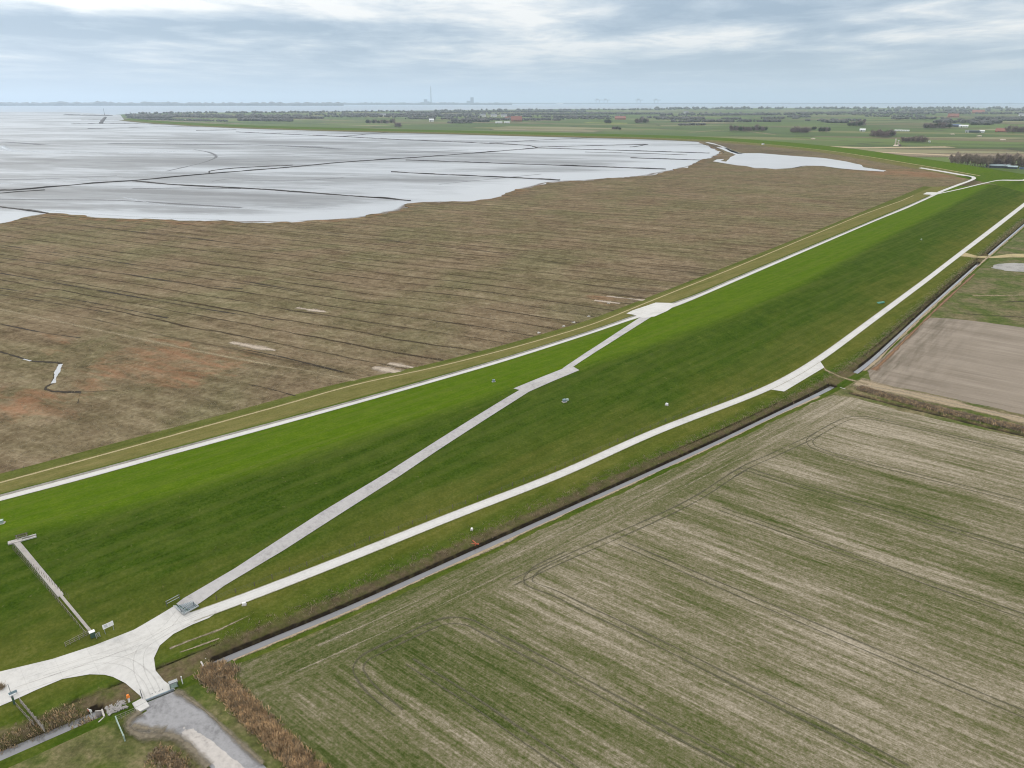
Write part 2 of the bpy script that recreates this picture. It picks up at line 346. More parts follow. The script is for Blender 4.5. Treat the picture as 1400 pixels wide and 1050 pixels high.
for k, c in dict(steel=(.33, .35, .36), dark_steel=(.09, .10, .11), wood=(.13, .105, .085), grey_wood=(.25, .225, .20), white=(.78, .78, .77), black=(.03, .03, .03),
                 orange=(.75, .22, .03), red_orange=(.46, .12, .06), green_box=(.06, .11, .08), blue_grey=(.20, .27, .31), pale_green=(.33, .42, .37), teal=(.10, .36, .28),
                 brushwood=(.034, .028, .024), stone=(.52, .50, .46), brick=(.30, .13, .09), roof_red=(.27, .115, .09), roof_grey=(.20, .21, .23), roof_teal=(.30, .38, .40),
                 barn_white=(.72, .73, .74), barn_dark=(.07, .08, .10), blue=(.10, .14, .22), far_grey=(.13, .16, .18), far_dark=(.05, .07, .08), beige=(.55, .47, .40), rubble=(.27, .255, .245), pane=(.03, .035, .045)).items():
    MAT[k] = plain(k, c, .18, 2.5, .7, .35, .0)
MAT['bark'] = plain('bark', (.19, .16, .135), .3, 2)
MAT['twigs_grey'] = plain('grey_brown_twigs', (.40, .33, .27), .35, .6)
MAT['twigs_purple'] = plain('purple_brown_twigs', (.235, .18, .175), .35, .6)
MAT['twigs_green'] = plain('dark_green_foliage', (.075, .085, .05), .4, .3)
MAT['wood_mass'] = plain('bare_woodland', (.085, .083, .078), .5, .02)
MAT['reed'] = plain('dry_reed', (.49, .345, .20), .5, .7)
MAT['reed_dark'] = plain('dead_reed', (.29, .23, .155), .5, .7)
MAT['marsh_tuft'] = plain('pale_marsh_grass', (.30, .255, .17), .4, .5)
MAT['tuft'] = plain('coarse_grass_tuft', (.24, .22, .10), .5, .5)

# ------------------------------------------------------------------ mesh helpers
def link(name, me, mats, parent=None):
    if not isinstance(mats, (list, tuple)): mats = [mats]
    for m in mats: me.materials.append(MAT[m] if isinstance(m, str) else m)
    o = bpy.data.objects.new(name, me); COL.objects.link(o)
    if parent: o.parent = parent
    return o
def struct(o, kind='structure'): o['kind'] = kind; return o
def from_arrays(name, V, F, mats, attrs=None, smooth=True, parent=None):
    me = bpy.data.meshes.new(name); me.from_pydata([tuple(v) for v in V], [], [tuple(f) for f in F]); me.update()
    for k, a in (attrs or {}).items():
        at = me.attributes.new(k, 'FLOAT', 'POINT'); at.data.foreach_set('value', np.asarray(a, np.float32))
    if smooth: me.polygons.foreach_set('use_smooth', [True] * len(me.polygons))
    return link(name, me, mats, parent)
def grid_faces(nr, nc):
    F = []
    for i in range(nr - 1):
        for j in range(nc - 1):
            a = i * nc + j; F.append((a, a + 1, a + nc + 1, a + nc))
    return F
def resample(P, step, closed=False):
    P = [np.asarray(p, float) for p in P]; out = []
    n = len(P)
    for i in range(n if closed else n - 1):
        a, b = P[i], P[(i + 1) % n]; k = max(1, int(math.ceil(np.linalg.norm(b[:2] - a[:2]) / step)))
        out += [a + (b - a) * j / k for j in range(k)]
    if not closed: out.append(P[-1])
    return np.array(out)
def smooth_line(P, n=6):
    P = np.array(P, float); Q = np.vstack([2 * P[0] - P[1], P, 2 * P[-1] - P[-2]]); out = []
    for i in range(1, len(Q) - 2):
        p0, p1, p2, p3 = Q[i - 1], Q[i], Q[i + 1], Q[i + 2]
        for j in range(n):
            t = j / n
            out.append(.5 * (2 * p1 + (p2 - p0) * t + (2 * p0 - 5 * p1 + 4 * p2 - p3) * t * t + (3 * p1 - p0 - 3 * p2 + p3) * t ** 3))
    out.append(P[-1]); return np.array(out)
def drape(name, poly, mat, res=3.0, off=.04, zfun=None, attrs=None, jag=0, skirt=0):
    B = resample(poly, res if jag == 0 else res * .4, True)
    if jag:
        r = np.random.default_rng(3); n = len(B); T = np.roll(B, -1, 0) - np.roll(B, 1, 0); T /= np.maximum(np.linalg.norm(T, axis=1, keepdims=True), 1e-6)
        k = np.zeros(n)
        for w, a in ((3, .5), (7, .8), (19, 1.0)):
            z = r.normal(size=n); ker = np.ones(w) / math.sqrt(w); k += a * np.convolve(np.concatenate([z[-w:], z, z[:w]]), ker, 'same')[w:-w]
        jw = np.clip((B @ NV - L_marsh(B @ EV) - 25) / 40, .08, 1) if skirt else 1.0
        B = B + np.stack([-T[:, 1], T[:, 0]], 1) * (k * jag * jw)[:, None]
    mn, mx = B.min(0), B.max(0)
    xs = np.arange(mn[0] + res * .5, mx[0], res); ys = np.arange(mn[1] + res * .5, mx[1], res)
    X, Y = np.meshgrid(xs, ys); X = X.ravel(); Y = Y.ravel()
    ins = np.zeros(len(X), bool); n = len(B)
    for i in range(n):
        x1, y1 = B[i]; x2, y2 = B[(i + 1) % n]
        c = ((y1 > Y) != (y2 > Y)) & (X < (x2 - x1) * (Y - y1) / ((y2 - y1) if y2 != y1 else 1e-9) + x1)
        ins ^= c
    I = np.stack([X[ins], Y[ins]], 1)
    allp = np.vstack([B, I]) if len(I) else B
    v, e, f, *_ = delaunay_2d_cdt([Vector(p) for p in allp], [], [list(range(n))], 1, 1e-5)
    v = np.array([(p[0], p[1]) for p in v])
    z = (zfun(v[:, 0], v[:, 1]) if zfun else Hxy(v[:, 0], v[:, 1], False)) + off
    V = np.column_stack([v, z]); F = [list(x) for x in f]
    F2 = []
    for t in F:
        a, b, c = (v[k] for k in t[:3])
        F2.append(t if (b[0]-a[0])*(c[1]-a[1]) - (b[1]-a[1])*(c[0]-a[0]) > 0 else t[::-1])
    at = {k: g(v[:, 0], v[:, 1]) for k, g in (attrs or {}).items()}
    if skirt:
        from collections import Counter
        cnt = Counter()
        for t in F2:
            for i in range(len(t)): cnt[(t[i], t[(i + 1) % len(t)])] += 1
        base = len(V); low = V.copy(); low[:, 2] -= skirt; V = np.vstack([V, low])
        for (a, b) in list(cnt):
            if (b, a) not in cnt: F2.append([b, a, a + base, b + base])
        at = {k: np.concatenate([g, g]) for k, g in at.items()}
    return from_arrays(name, V, F2, mat, at, smooth=False)
def strip(name, pts, width, mat, zfun=None, off=.05, step=2.0, ncross=2, wvar=0, soft=True, raw=False):
    """ribbon that follows the ground along a world-space line; 'edge' is 1 in the middle and 0 at the rims"""
    P = resample(pts, step); T = np.gradient(P, axis=0); T /= np.maximum(np.linalg.norm(T, axis=1, keepdims=True), 1e-6)
    N = np.stack([-T[:, 1], T[:, 0]], 1); nc = ncross * 2 + 1; V = []; E = []
    w = np.full(len(P), width / 2.0)
    if wvar: w *= 1 + wvar * np.convolve(RNG.normal(size=len(P) + 8), np.ones(9) / 3, 'valid')[:len(P)]
    for j in range(nc):
        t = -1 + 2 * j / (nc - 1); V.append(P + N * (w * t)[:, None]); E.append(np.full(len(P), 1 - abs(t)))
    V = np.stack(V, 1).reshape(-1, 2); E = np.stack(E, 1).ravel()
    z = (zfun(V[:, 0], V[:, 1]) if zfun else Hxy(V[:, 0], V[:, 1], False)) + off
    F = [(a, d, c, b) for a, b, c, d in grid_faces(len(P), nc)]
    return from_arrays(name, np.column_stack([V, z]), [f[::-1] for f in F], mat, {'edge': E})
def band(name, A, B, mat, zfun=None, off=.05, n=200, ncross=3):
    """ribbon between two world-space edge lines"""
    def eq(P):
        P = np.array(P); l = np.concatenate([[0], np.cumsum(np.linalg.norm(np.diff(P, axis=0), axis=1))]); q = np.linspace(0, l[-1], n)
        return np.stack([np.interp(q, l, P[:, 0]), np.interp(q, l, P[:, 1])], 1)
    A, B = eq(A), eq(B); nc = ncross + 1
    V = np.stack([A + (B - A) * j / ncross for j in range(nc)], 1).reshape(-1, 2)
    E = np.tile([1 - abs(2 * j / ncross - 1) for j in range(nc)], n)
    z = (zfun(V[:, 0], V[:, 1]) if zfun else Hxy(V[:, 0], V[:, 1], False)) + off
    F = grid_faces(n, nc)
    a, b, c, d = F[0]; nz = np.cross(np.append(V[b] - V[a], 0), np.append(V[c] - V[a], 0))[2]
    if nz < 0: F = [f[::-1] for f in F]
    return from_arrays(name, np.column_stack([V, z]), F, mat, {'edge': E})
def flat(z): return lambda x, y: np.full(np.shape(x), float(z))
def gp(pts, z=0): return [G(u, v, z) for u, v in pts]
def ghp(pts): return [GH(u, v) for u, v in pts]

# ------------------------------------------------------------------ terrain: dike with its ditch, near farmland, far ground
S0, S1, D0, D1 = -70.0, 940.0, -170.0, 165.0
sb = [S0]
fine_s = sorted([(min(a) - 4, max(a) + 4) for a in DAMS])
def is_fine(s):
    return any(a < s < b for a, b in fine_s) or sof(470,1065) - 22 < s < sof(285,915) + 6 or sof(1160,537) - 6 < s < sof(1460,605) + 10
while sb[-1] < S1: sb.append(sb[-1] + (.7 if is_fine(sb[-1]) else (3.0 if sb[-1] < 350 else 6.0)))
S = np.array(sb)
def colstack(lines, subs):
    out = []
    for (a, b), n in zip(zip(lines[:-1], lines[1:]), subs):
        for j in range(n): out.append(a + (b - a) * j / n)
    out.append(lines[-1]); return np.stack(out, 1)
eS = L_Wr(S) - 2.6
DD = colstack([L_marsh(S) + 3.0, L_marsh(S) + .8, L_track(S), L_Aout(S), L_Ain(S), L_crest(S) + 6, L_crest(S) - 7, L_Cup(S) + 2.5, L_Cup(S), L_Clo(S), L_Dtl(S) + .8, L_Wl(S) + 2.0, L_Wl(S), L_Wr(S) - .2, eS], [2, 4, 6, 4, 10, 12, 10, 4, 3, 5, 5, 6, 4, 6])
SS = np.repeat(S[:, None], DD.shape[1], 1)
ZZ = H(SS, DD); ZZ[:, 0] = 1.1; ZZ[:, 1] = 1.3
def ss(a, b, x): t = np.clip((x - a) / (b - a), 0, 1); return t * t * (3 - 2 * t)
cr, cu, cl, dt = (f(SS) for f in (L_crest, L_Cup, L_Clo, L_Dtl)); tr, ao, ai = (f(SS) for f in (L_track, L_Aout, L_Ain)); wl = L_Wl(SS); wr = L_Wr(SS)
sunlit_tint = ss(-4, 5, DD - cr) * (1 - ss(-.5, .5, DD - ao))  # sunlit seaward slope painted lighter than the shaded inland one
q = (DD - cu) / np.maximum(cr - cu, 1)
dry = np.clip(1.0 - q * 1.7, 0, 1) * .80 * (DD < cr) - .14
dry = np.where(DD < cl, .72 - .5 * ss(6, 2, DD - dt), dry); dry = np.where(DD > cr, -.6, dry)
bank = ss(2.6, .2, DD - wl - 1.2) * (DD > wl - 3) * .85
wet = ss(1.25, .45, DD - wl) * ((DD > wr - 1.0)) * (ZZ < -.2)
pale = np.where(DD > ao, .80, -1.0) - .45 * ss(.5, 3, DD - tr)
VX = SS * EV[0] + DD * NV[0]; VY = SS * EV[1] + DD * NV[1]

# far dike path (turns at the corner and runs round the bay)
D2 = smooth_line(gp([(1470,266),(1400,252),(1340,240.5),(1318,236.5),(1282,230),(1240,223),(1195,215.5),(1150,208.5),(1100,202.5),(1050,197.5),(1000,193.5),(950,190.7),(880,188),(800,186),(700,183.6),(600,181),(500,178.6),(420,176.5),(340,174),(260,170.5),(200,166.5),(170,163.5)], 4.0), 6)
def d2_signed(x, y):
    """signed distance to the far dike path, inland positive"""
    best = np.full(np.shape(x), 1e12); sg = np.zeros(np.shape(x))
    for a, b in zip(D2[:-1], D2[1:]):
        ab = b - a; t = np.clip(((x - a[0]) * ab[0] + (y - a[1]) * ab[1]) / (ab @ ab), 0, 1)
        dx = x - a[0] - t * ab[0]; dy = y - a[1] - t * ab[1]; q2 = dx * dx + dy * dy
        c = ab[0] * dy - ab[1] * dx; m = q2 < best
        best = np.where(m, q2, best); sg = np.where(m, -np.sign(c), sg)
    return np.sqrt(best) * sg
FS = d2_signed(VX, VY) if False else None
keep = np.ones(SS.shape, bool); far = SS > 650
sgn = np.full(SS.shape, -1e9); sgn[far] = d2_signed(VX[far], VY[far]); keep = sgn < 34
nr, nc = SS.shape
F = [f[::-1] for f in grid_faces(nr, nc) if all(keep.ravel()[k] for k in f)]
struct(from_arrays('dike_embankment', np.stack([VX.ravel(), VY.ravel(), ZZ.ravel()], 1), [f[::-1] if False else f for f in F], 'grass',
       dict(sunlit_tint=sunlit_tint.ravel(), dry=dry.ravel(), bank=bank.ravel(), wet=wet.ravel(), pale=pale.ravel())))
# near farmland
nf = 130
tt = np.linspace(0, 1, nf) ** 1.3
DF = eS[:, None] + (D0 - eS[:, None]) * tt[None, :]; SF = np.repeat(S[:, None], nf, 1); ZF = H(SF, DF)
FX = SF * EV[0] + DF * NV[0]; FY = SF * EV[1] + DF * NV[1]
wetf = ss(-.55, -.9, ZF); bankf = ss(-.05, -.5, ZF) * .8
struct(from_arrays('polder_ground', np.stack([FX.ravel(), FY.ravel(), ZF.ravel()], 1), grid_faces(nr, nf), 'rough_grass', dict(wet=wetf.ravel(), bank=bankf.ravel())))
for o in ('dike_embankment', 'polder_ground'):
    me = bpy.data.objects[o].data
    if me.polygons[len(me.polygons) // 2].normal.z < 0:
        bm = bmesh.new(); bm.from_mesh(me); bmesh.ops.reverse_faces(bm, faces=bm.faces); bm.to_mesh(me); bm.free()
# far ground: a frame round the near sheets, out to the horizon
BIG = 48000.0
sx = [-BIG, S0, S1, BIG]; dx_ = [-BIG, D0, D1, BIG]; V = []; F = []
for i in range(4):
    for j in range(4): V.append((*W(sx[i], dx_[j]), 0.0))
for i in range(3):
    for j in range(3):
        if (i, j) != (1, 1): F.append((i * 4 + j, i * 4 + j + 4, i * 4 + j + 5, i * 4 + j + 1))
struct(from_arrays('ground', V, F, 'far_farm', smooth=False))

# far dike
def sweep(name, P, offs, zs, mats, attrs=None):
    T = np.gradient(P, axis=0); T /= np.linalg.norm(T, axis=1, keepdims=True); N = np.stack([T[:, 1], -T[:, 0]], 1)   # inland side
    V = []; n = len(offs)
    for p, nn in zip(P, N):
        for o, z in zip(offs, zs): V.append((*(p + nn * o), z))
    at = {k: np.tile(a, (len(P), 1)).astype(float) for k, a in (attrs or {}).items()}
    for k, v in dict(pale=-1, dry=-.3, bank=0, sunlit_tint=.75).items():
        if k in at: at[k][:15] = v
    ob = from_arrays(name, V, grid_faces(len(P), n), mats, {k: a.ravel() for k, a in at.items()})
    me = ob.data
    if me.polygons[len(me.polygons) // 2].normal.z < 0:
        bm = bmesh.new(); bm.from_mesh(me); bmesh.ops.reverse_faces(bm, faces=bm.faces); bm.to_mesh(me); bm.free()
    return ob
o2 = [-30, -14, -2.5, 2, 10, 20, 30, 34, 38, 50, 66, 80]
z2 = [1.1, 1.9, 3.9, 4.1, 5.6, 7.5, 9.1, 9.35, 9.1, 5.6, .9, -.1]
struct(sweep('far_dike_embankment', D2, o2, z2, 'grass', dict(sunlit_tint=[0, 0, .2, 1, 1, 1, 1, .8, .2, 0, 0, 0], dry=[.5, .6, .3, -.6, -.6, -.6, -.6, -.6, -.2, 0, .3, .5], bank=[.55, .5, .1] + [0] * 9, wet=[0] * 12, pale=[.7, .8, .6] + [-1] * 9)))
struct(strip('far_dike_path', [p for p in D2[12:96]], 3.2, 'tan_track', flat(4.0), .16, 12, 1))

# sea, mudflat, marsh
ZMUD, ZMAR = .55, 1.5
def far_poly(name, pts, z, mat): 
    P = gp(pts, z); v, e, f, *_ = delaunay_2d_cdt([Vector(p) for p in P], [], [list(range(len(P)))], 1, 1e-3)
    V = [(p[0], p[1], z) for p in v]; ob = from_arrays(name, V, [list(x) for x in f], mat, smooth=False)
    me = ob.data; bm = bmesh.new(); bm.from_mesh(me)
    bmesh.ops.recalc_face_normals(bm, faces=bm.faces)
    if sum(fc.normal.z for fc in bm.faces) < 0: bmesh.ops.reverse_faces(bm, faces=bm.faces)
    bm.to_mesh(me); bm.free(); return ob
# inland land mass outline is the far dike; everything beyond the land is water
struct(far_poly('sea', [(-400,141.2),(1800,141.2),(2300,147.4),(1400,148.2),(1250,147.8),(1050,147.6),(900,148.6),(760,149.2),(600,150.8),(480,152.2),(380,153.2),(240,154.2),(180,155.5),(150,157.5),(-900,157.5)], .2, 'sea'))
mudP = [(-700,152.0),(60,151.0),(140,153.5),(172,160)] 
mud_out = gp([(-900,151.5),(95,153.0),(165,157.5)], ZMUD) + [p for p in D2[::-1][:-18:3]] + [G(1290,245,ZMUD), G(900,330,ZMUD), G(400,380,ZMUD), G(-300,400,ZMUD), G(-900,330,ZMUD)]
v, e, f, *_ = delaunay_2d_cdt([Vector(p) for p in mud_out], [], [list(range(len(mud_out)))], 1, 1e-3)
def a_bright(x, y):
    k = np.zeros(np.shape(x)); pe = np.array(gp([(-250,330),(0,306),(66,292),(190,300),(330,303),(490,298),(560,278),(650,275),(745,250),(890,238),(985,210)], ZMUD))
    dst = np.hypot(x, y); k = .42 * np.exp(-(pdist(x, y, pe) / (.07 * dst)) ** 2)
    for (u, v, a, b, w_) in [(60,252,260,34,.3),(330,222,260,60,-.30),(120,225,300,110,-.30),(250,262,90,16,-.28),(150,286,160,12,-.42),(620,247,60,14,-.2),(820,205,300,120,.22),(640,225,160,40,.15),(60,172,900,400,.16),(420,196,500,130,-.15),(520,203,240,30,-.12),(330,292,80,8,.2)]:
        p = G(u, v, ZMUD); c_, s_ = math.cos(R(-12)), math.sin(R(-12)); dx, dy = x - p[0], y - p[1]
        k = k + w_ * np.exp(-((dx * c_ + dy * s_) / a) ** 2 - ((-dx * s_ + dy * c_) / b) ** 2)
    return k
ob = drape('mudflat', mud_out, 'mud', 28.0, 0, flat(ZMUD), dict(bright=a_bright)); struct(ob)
def up(o):
    me = o.data; bm = bmesh.new(); bm.from_mesh(me)
    for fc in bm.faces:
        if fc.normal.z < 0: fc.normal_flip()
    bm.to_mesh(me); bm.free()
up(ob)
edge_px = [(-420,345),(-250,330),(-120,318),(0,306.5),(22,302.5),(66,292.5),(120,297),(190,300.5),(260,304),(330,303.5),(400,302.5),(450,300.5),(490,298),(520,292),(547,287),(560,278.5),(600,276.5),(650,275.5),(690,268.5),(712,262.5),(716,259),(735,253),(747,249.5),(775,247.5),(800,246.5),(850,242.5),(888,239),(893,237.2),(915,233.5),(950,224.5),(976,214.5),(985,209),(968,199),(955,194),(935,191.5)]
sq = np.arange(760, 940, 2.0); pq = np.array([W(a, float(L_marsh(a)) - .5) for a in sq]); dq = d2_signed(pq[:, 0], pq[:, 1])
S_END = float(sq[int(np.argmax(dq > -9))]) if (dq > -9).any() else 940.0
mar_in = [W(a, float(L_marsh(a)) - .5) for a in np.concatenate([np.arange(S_END, 700, -6), np.arange(700, -160, -12)])]
mar_far = [D2[k] + (-16) * np.array([0, 0]) for k in ()]
T2 = np.gradient(D2, axis=0); T2 /= np.linalg.norm(T2, axis=1, keepdims=True); N2 = np.stack([T2[:, 1], -T2[:, 0]], 1)
k_end = int(np.argmin(np.hypot(*(D2 - mar_in[0]).T))) + 1
far_side = [D2[k] - N2[k] * 9 for k in range(64, k_end, -1 if k_end > 61 else -3)]
marsh_poly = gp(edge_px, ZMAR) + far_side + [p for p in mar_in if True]
marsh_poly = [p for p in marsh_poly]
def a_red(x, y):
    k = np.zeros(np.shape(x))
    for (u, v, r, w) in [(215,495,22,1.0),(195,505,18,.9),(262,500,20,.9),(28,553,16,1),(1230,236,60,1),(1265,238,60,1),(1180,225,60,.6),(1100,400 - 40,0.1,0),(830,409,10,.9),(1000,330,25,.25),(60,470,16,.6)]:
        p = G(u, v, ZMAR); k = np.maximum(k, w * np.exp(-((x - p[0]) ** 2 + (y - p[1]) ** 2) / (2 * (r * 1.15) ** 2)))
    pe = np.array(gp(edge_px, ZMAR)); k = np.maximum(k, .78 * np.exp(-(pdist(x, y, pe) / 20) ** 2))
    return k
def a_dark(x, y):
    k = np.zeros(np.shape(x))
    for (u, v, r, w) in [(860,400,24,1.0),(800,425,16,.8),(930,375,26,.9),(1000,345,24,.7),(985,200,120,1),(1060,208,90,1),(1150,226,60,.5),(720,455,14,.7),(560,485,9,.5),(60,645,9,.8)]:
        p = G(u, v, ZMAR); k = np.maximum(k, w * np.exp(-((x - p[0]) ** 2 + (y - p[1]) ** 2) / (2 * r ** 2)))
    pe = np.array(gp(edge_px[14:31], ZMAR)); k = np.maximum(k, .80 * np.exp(-(pdist(x, y, pe) / 40) ** 2))
    return k
TANP = np.array(gp([(-60,412),(0,423),(143,453),(307,487),(420,507),(489,521)], ZMAR))
def a_grip(x, y):
    # old drained beds lie beyond the tan path; the near corner has been left to creeks
    s_ = x * math.cos(R(-27.5)) + y * math.sin(R(-27.5)); n_ = -x * math.sin(R(-27.5)) + y * math.cos(R(-27.5))
    p = TANP[2]; n0 = -p[0] * math.sin(R(-27.5)) + p[1] * math.cos(R(-27.5))
    return np.clip((n_ - n0 - 4) / 8, .12, 1)
ob = drape('salt_marsh', marsh_poly, 'marsh', 13.0, 0, flat(ZMAR), dict(red=a_red, dark=a_dark, grip=a_grip), jag=3.2, skirt=1.2); struct(ob)

# mud streaks, runnels, pool
def mud_strip(pts, w, mat, off=.02, name='mud_runnel'): return struct(strip(name, smooth_line(gp(pts, ZMUD), 6), w, mat, flat(ZMUD), off, 12, 2, .25))
mud_strip([(228,234),(250,229),(275,223),(292,217),(295,213),(285,208),(265,204.5)], 9, 'dark_mud', .02)
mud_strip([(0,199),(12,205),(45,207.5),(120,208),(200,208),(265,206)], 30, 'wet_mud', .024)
mud_strip([(0,194),(20,195),(60,198)], 40, 'dark_mud', .028)
mud_strip([(-40,252),(60,249),(150,243),(230,238)], 9, 'wet_mud', .032)
mud_strip([(-20,246),(80,244),(160,240)], 14, 'dark_mud', .036)
mud_strip([(-20,272),(60,273),(160,274),(230,278),(330,284)], 9, 'dark_mud', .04)
mud_strip([(170,270),(215,279),(260,283),(330,285),(420,284)], 3.5, 'wet_mud', .044)
mud_strip([(180,258),(250,257),(330,258)], 12, 'dark_mud', .048)
mud_strip([(330,246),(400,247),(470,243)], 8, 'dark_mud', .052)
mud_strip([(40,286),(120,292),(200,297),(300,300)], 4, 'wet_mud', .056)
mud_strip([(150,196),(260,197),(380,199),(470,204)], 60, 'dark_mud', .06)
mud_strip([(600,252),(650,247),(690,243),(740,238)], 7, 'dark_mud', .064)
mud_strip([(400,214),(520,210),(640,205)], 14, 'dark_mud', .068)
mud_strip([(290,248),(310,245),(330,243.5),(345,243)], 2.2, 'creek', .072, 'mud_creek')
mud_strip([(960,194),(968,197),(985,206),(990,210)], 4, 'creek', 1.0, 'mud_creek')
mud_strip([(966,195),(985,200),(1000,207),(1012,211)], 7, 'pool_water', 1.0, 'tidal_channel')
struct(strip('mud_rim', smooth_line(gp(edge_px[1:32], ZMUD), 5), 13, 'rim', flat(ZMUD), .08, 4, 2, .35))
poolpx = [(979,201),(992,202),(1000,205),(1011,209.5),(1039,209.5),(1082,213),(1125,216),(1157,221),(1178,225.5),(1180,228.8),(1212,233.3),(1208,234.5),(1168,232),(1146,230),(1125,227),(1103,226.8),(1082,230),(1060,231.3),(1046,230),(1032,230),(1020,227),(1007,226),(992,223.5),(975,220.5),(980,218),(990,217.5),(985,220),(993,221),(998,215),(1006,211.5),(995,207.5)]
struct(drape('tidal_pool', gp(poolpx, ZMAR), 'pool_water', 14, .05, flat(ZMAR), jag=.5))
struct(strip('mud_creek', smooth_line(gp([(1030,229),(1060,230.5),(1085,229.5),(1103,226.5),(1130,228),(1165,232.5),(1210,235)], ZMAR), 5), 5, 'creek', flat(ZMAR), .07, 8, 2, .3))
# creek in the near corner of the marsh
struct(strip('marsh_creek', smooth_line(gp([(-30,474),(0,481),(18,486),(36,491.5),(46,494),(65,495),(83,496.5)], ZMAR), 4), 2.2, 'creek', flat(ZMAR), .02, 1.5, 2, .35))
struct(strip('marsh_creek', gp([(83,496.5),(78,508),(72,524),(63,529),(62,532),(72,535),(90,536),(110,536)], ZMAR), 2.4, 'creek', flat(ZMAR), .024, 1.0, 2, .3))
struct(strip('marsh_creek', gp([(110,536),(108,545),(106,552)], ZMAR), 1.0, 'creek', flat(ZMAR), .028, 1, 2, .3))
struct(strip('marsh_creek', gp([(110,536),(135,535),(160,533)], ZMAR), .9, 'creek', flat(ZMAR), .032, 1, 2, .3))
struct(strip('creek_water', gp([(83,498),(81,502),(78.5,508),(77,512),(75,518),(73,524)], ZMAR), 1.25, 'pool_water', flat(ZMAR), .045, 1, 1, .25))
struct(strip('creek_water', gp([(32,491),(42,493.5)], ZMAR), .8, 'pool_water', flat(ZMAR), .045, 1, 1, .2))
struct(strip('marsh_path', smooth_line(TANP, 5), 5.5, 'tan_path', flat(ZMAR), .036, 2, 2, .2))
for k, (pts, w) in enumerate([([(0,335),(100,349),(215,367),(311,381),(430,401)], 1.9), ([(0,352.5),(150,371),(240,386),(332,395)], 1.7), ([(0,373.5),(60,384),(168,403),(260,419),(375,438)], 2.0), ([(0,394),(120,413),(230,435)], 1.5),
     ([(80,304),(170,315),(262,325),(400,345)], 1.9), ([(0,443),(60,455),(110,462)], 1.5), ([(0,403),(70,414),(150,428)], 1.3), ([(300,472),(375,486),(470,509)], 1.5), ([(600,334),(700,349),(770,361)], 1.7), ([(340,526),(362,530),(406,542)], 1.0), ([(420,314),(520,327),(600,338)], 1.7), ([(850,258),(900,263),(960,268)], 2.6), ([(930,240),(1010,246),(1100,252)], 3.0)]):
    struct(strip('drainage_gully', smooth_line(gp(pts, ZMAR), 5), w, 'creek', flat(ZMAR), .05 + .004 * k, 2, 2, .45))
for k, (u, v, a, b) in enumerate([(540,508,9,4),(548,500,5,3),(855,408,9,3),(830,413,6,2.5),(425,424,8,3.5),(345,474,11,3)]):
    p = G(u, v, ZMAR); struct(strip('bare_patch', [p + np.array([-a, a * .5]), p, p + np.array([a, -a * .45])], b * 2, 'pale_bare', flat(ZMAR), .11 + .004 * k, .8, 2, .3))

# ------------------------------------------------------------------ roads, tracks, slabs
struct(band('seaward_road', [W(s, L_Aout(s) - .75) for s in np.arange(-70, 842, 6.)], [W(s, L_Ain(s)) for s in np.arange(-70, 842, 6.)], 'concrete_road', off=.08, n=320, ncross=6))
struct(band('stone_strip', [W(s, L_Aout(s) + .55) for s in np.arange(-70, 842, 6.)], [W(s, L_Aout(s) - .65) for s in np.arange(-70, 842, 6.)], 'strip', off=.05, n=320, ncross=2))
struct(band('grass_track', [W(s, L_track(s) + .7) for s in np.arange(-70, 840, 6.)], [W(s, L_track(s) - .7) for s in np.arange(-70, 840, 6.)], 'track_line', off=.05, n=260, ncross=2))
struct(band('inland_road', [W(s, L_Cup(s)) for s in np.arange(sof(262,846,1.2), 935, 6.)], [W(s, L_Clo(s) + .0) for s in np.arange(sof(262,846,1.2), 935, 6.)], 'concrete_road', off=.08, n=330, ncross=6))
struct(drape('lay_by', [GH(*p) for p in [(1044,532),(1072,535.5),(1127,502.5),(1121,494),(1113,491.5),(1080,512),(1050,528)]], 'concrete', 2, .075))
J = [(0,415),(250,355),(450,290),(640,215),(838,98),(935,140),(1010,116),(1120,75),(1000,158),(920,190),(830,235),(765,290),(737,350),(745,410),(785,458),(840,500),(690,560),(670,530),(600,470),(540,440),(500,430),(430,428),(300,450),(180,500),(60,555),(0,580),(-180,650),(-180,465)]
struct(drape('road_junction', ghp([(x / 3.5, 800 + y / 3.5) for x, y in J]), 'concrete', 2.0, .075))
A_ = [(241,826),(250,819),(286,798),(320.7,777.7),(438.6,701),(525,649),(600,601),(711,533)]; B_ = [(260,834),(307,801),(387.5,753),(546.6,651),(600,615),(723,536)]
struct(band('block_ramp', ghp(A_), ghp(B_), 'blocks', off=.10, n=150, ncross=4))
struct(drape('ramp_landing', ghp([(702,531.5),(735,518),(768,505),(786,496),(784,502),(792,506.5),(757,521),(722,536.5),(710,533.5)]), 'blocks', 1.2, .125))
struct(band('block_ramp', ghp([(769,504),(800,483),(840,457),(877,432.5)]), ghp([(785,501),(815,481),(850,459),(893,432)]), 'blocks', off=.11, n=70, ncross=4))
struct(drape('road_landing', ghp([(856.4,429),(864,425),(896.4,414),(925,416),(912,425.5),(895,433),(880,435),(872,433),(866,430.5)]), 'concrete', 2, .13))
struct(drape('road_landing', ghp([(1261.7,265.7),(1266.9,263),(1283.4,263),(1288,264),(1277.7,267)]), 'concrete', 4, .12))
zmax = lambda x, y: np.maximum(Hxy(x, y, False), np.interp(d2_signed(x, y), o2, z2))
struct(strip('seaward_road', smooth_line([G(u, v, 4.05) for u, v in [(1274,267.5),(1290,260.5),(1310,253),(1325,247.8),(1331.5,244.2),(1329,241.2),(1322,239),(1310,236.8),(1282,231.8),(1258,227.8)]], 6), 4.6, 'concrete', lambda x, y: np.minimum(zmax(x, y), 5.2), .18, 3, 1))
def hz(u, v):
    z = 6.0
    for _ in range(25):
        p = G(u, v, z); z = .6 * z + .4 * float(zmax(p[0], p[1]))
    return p
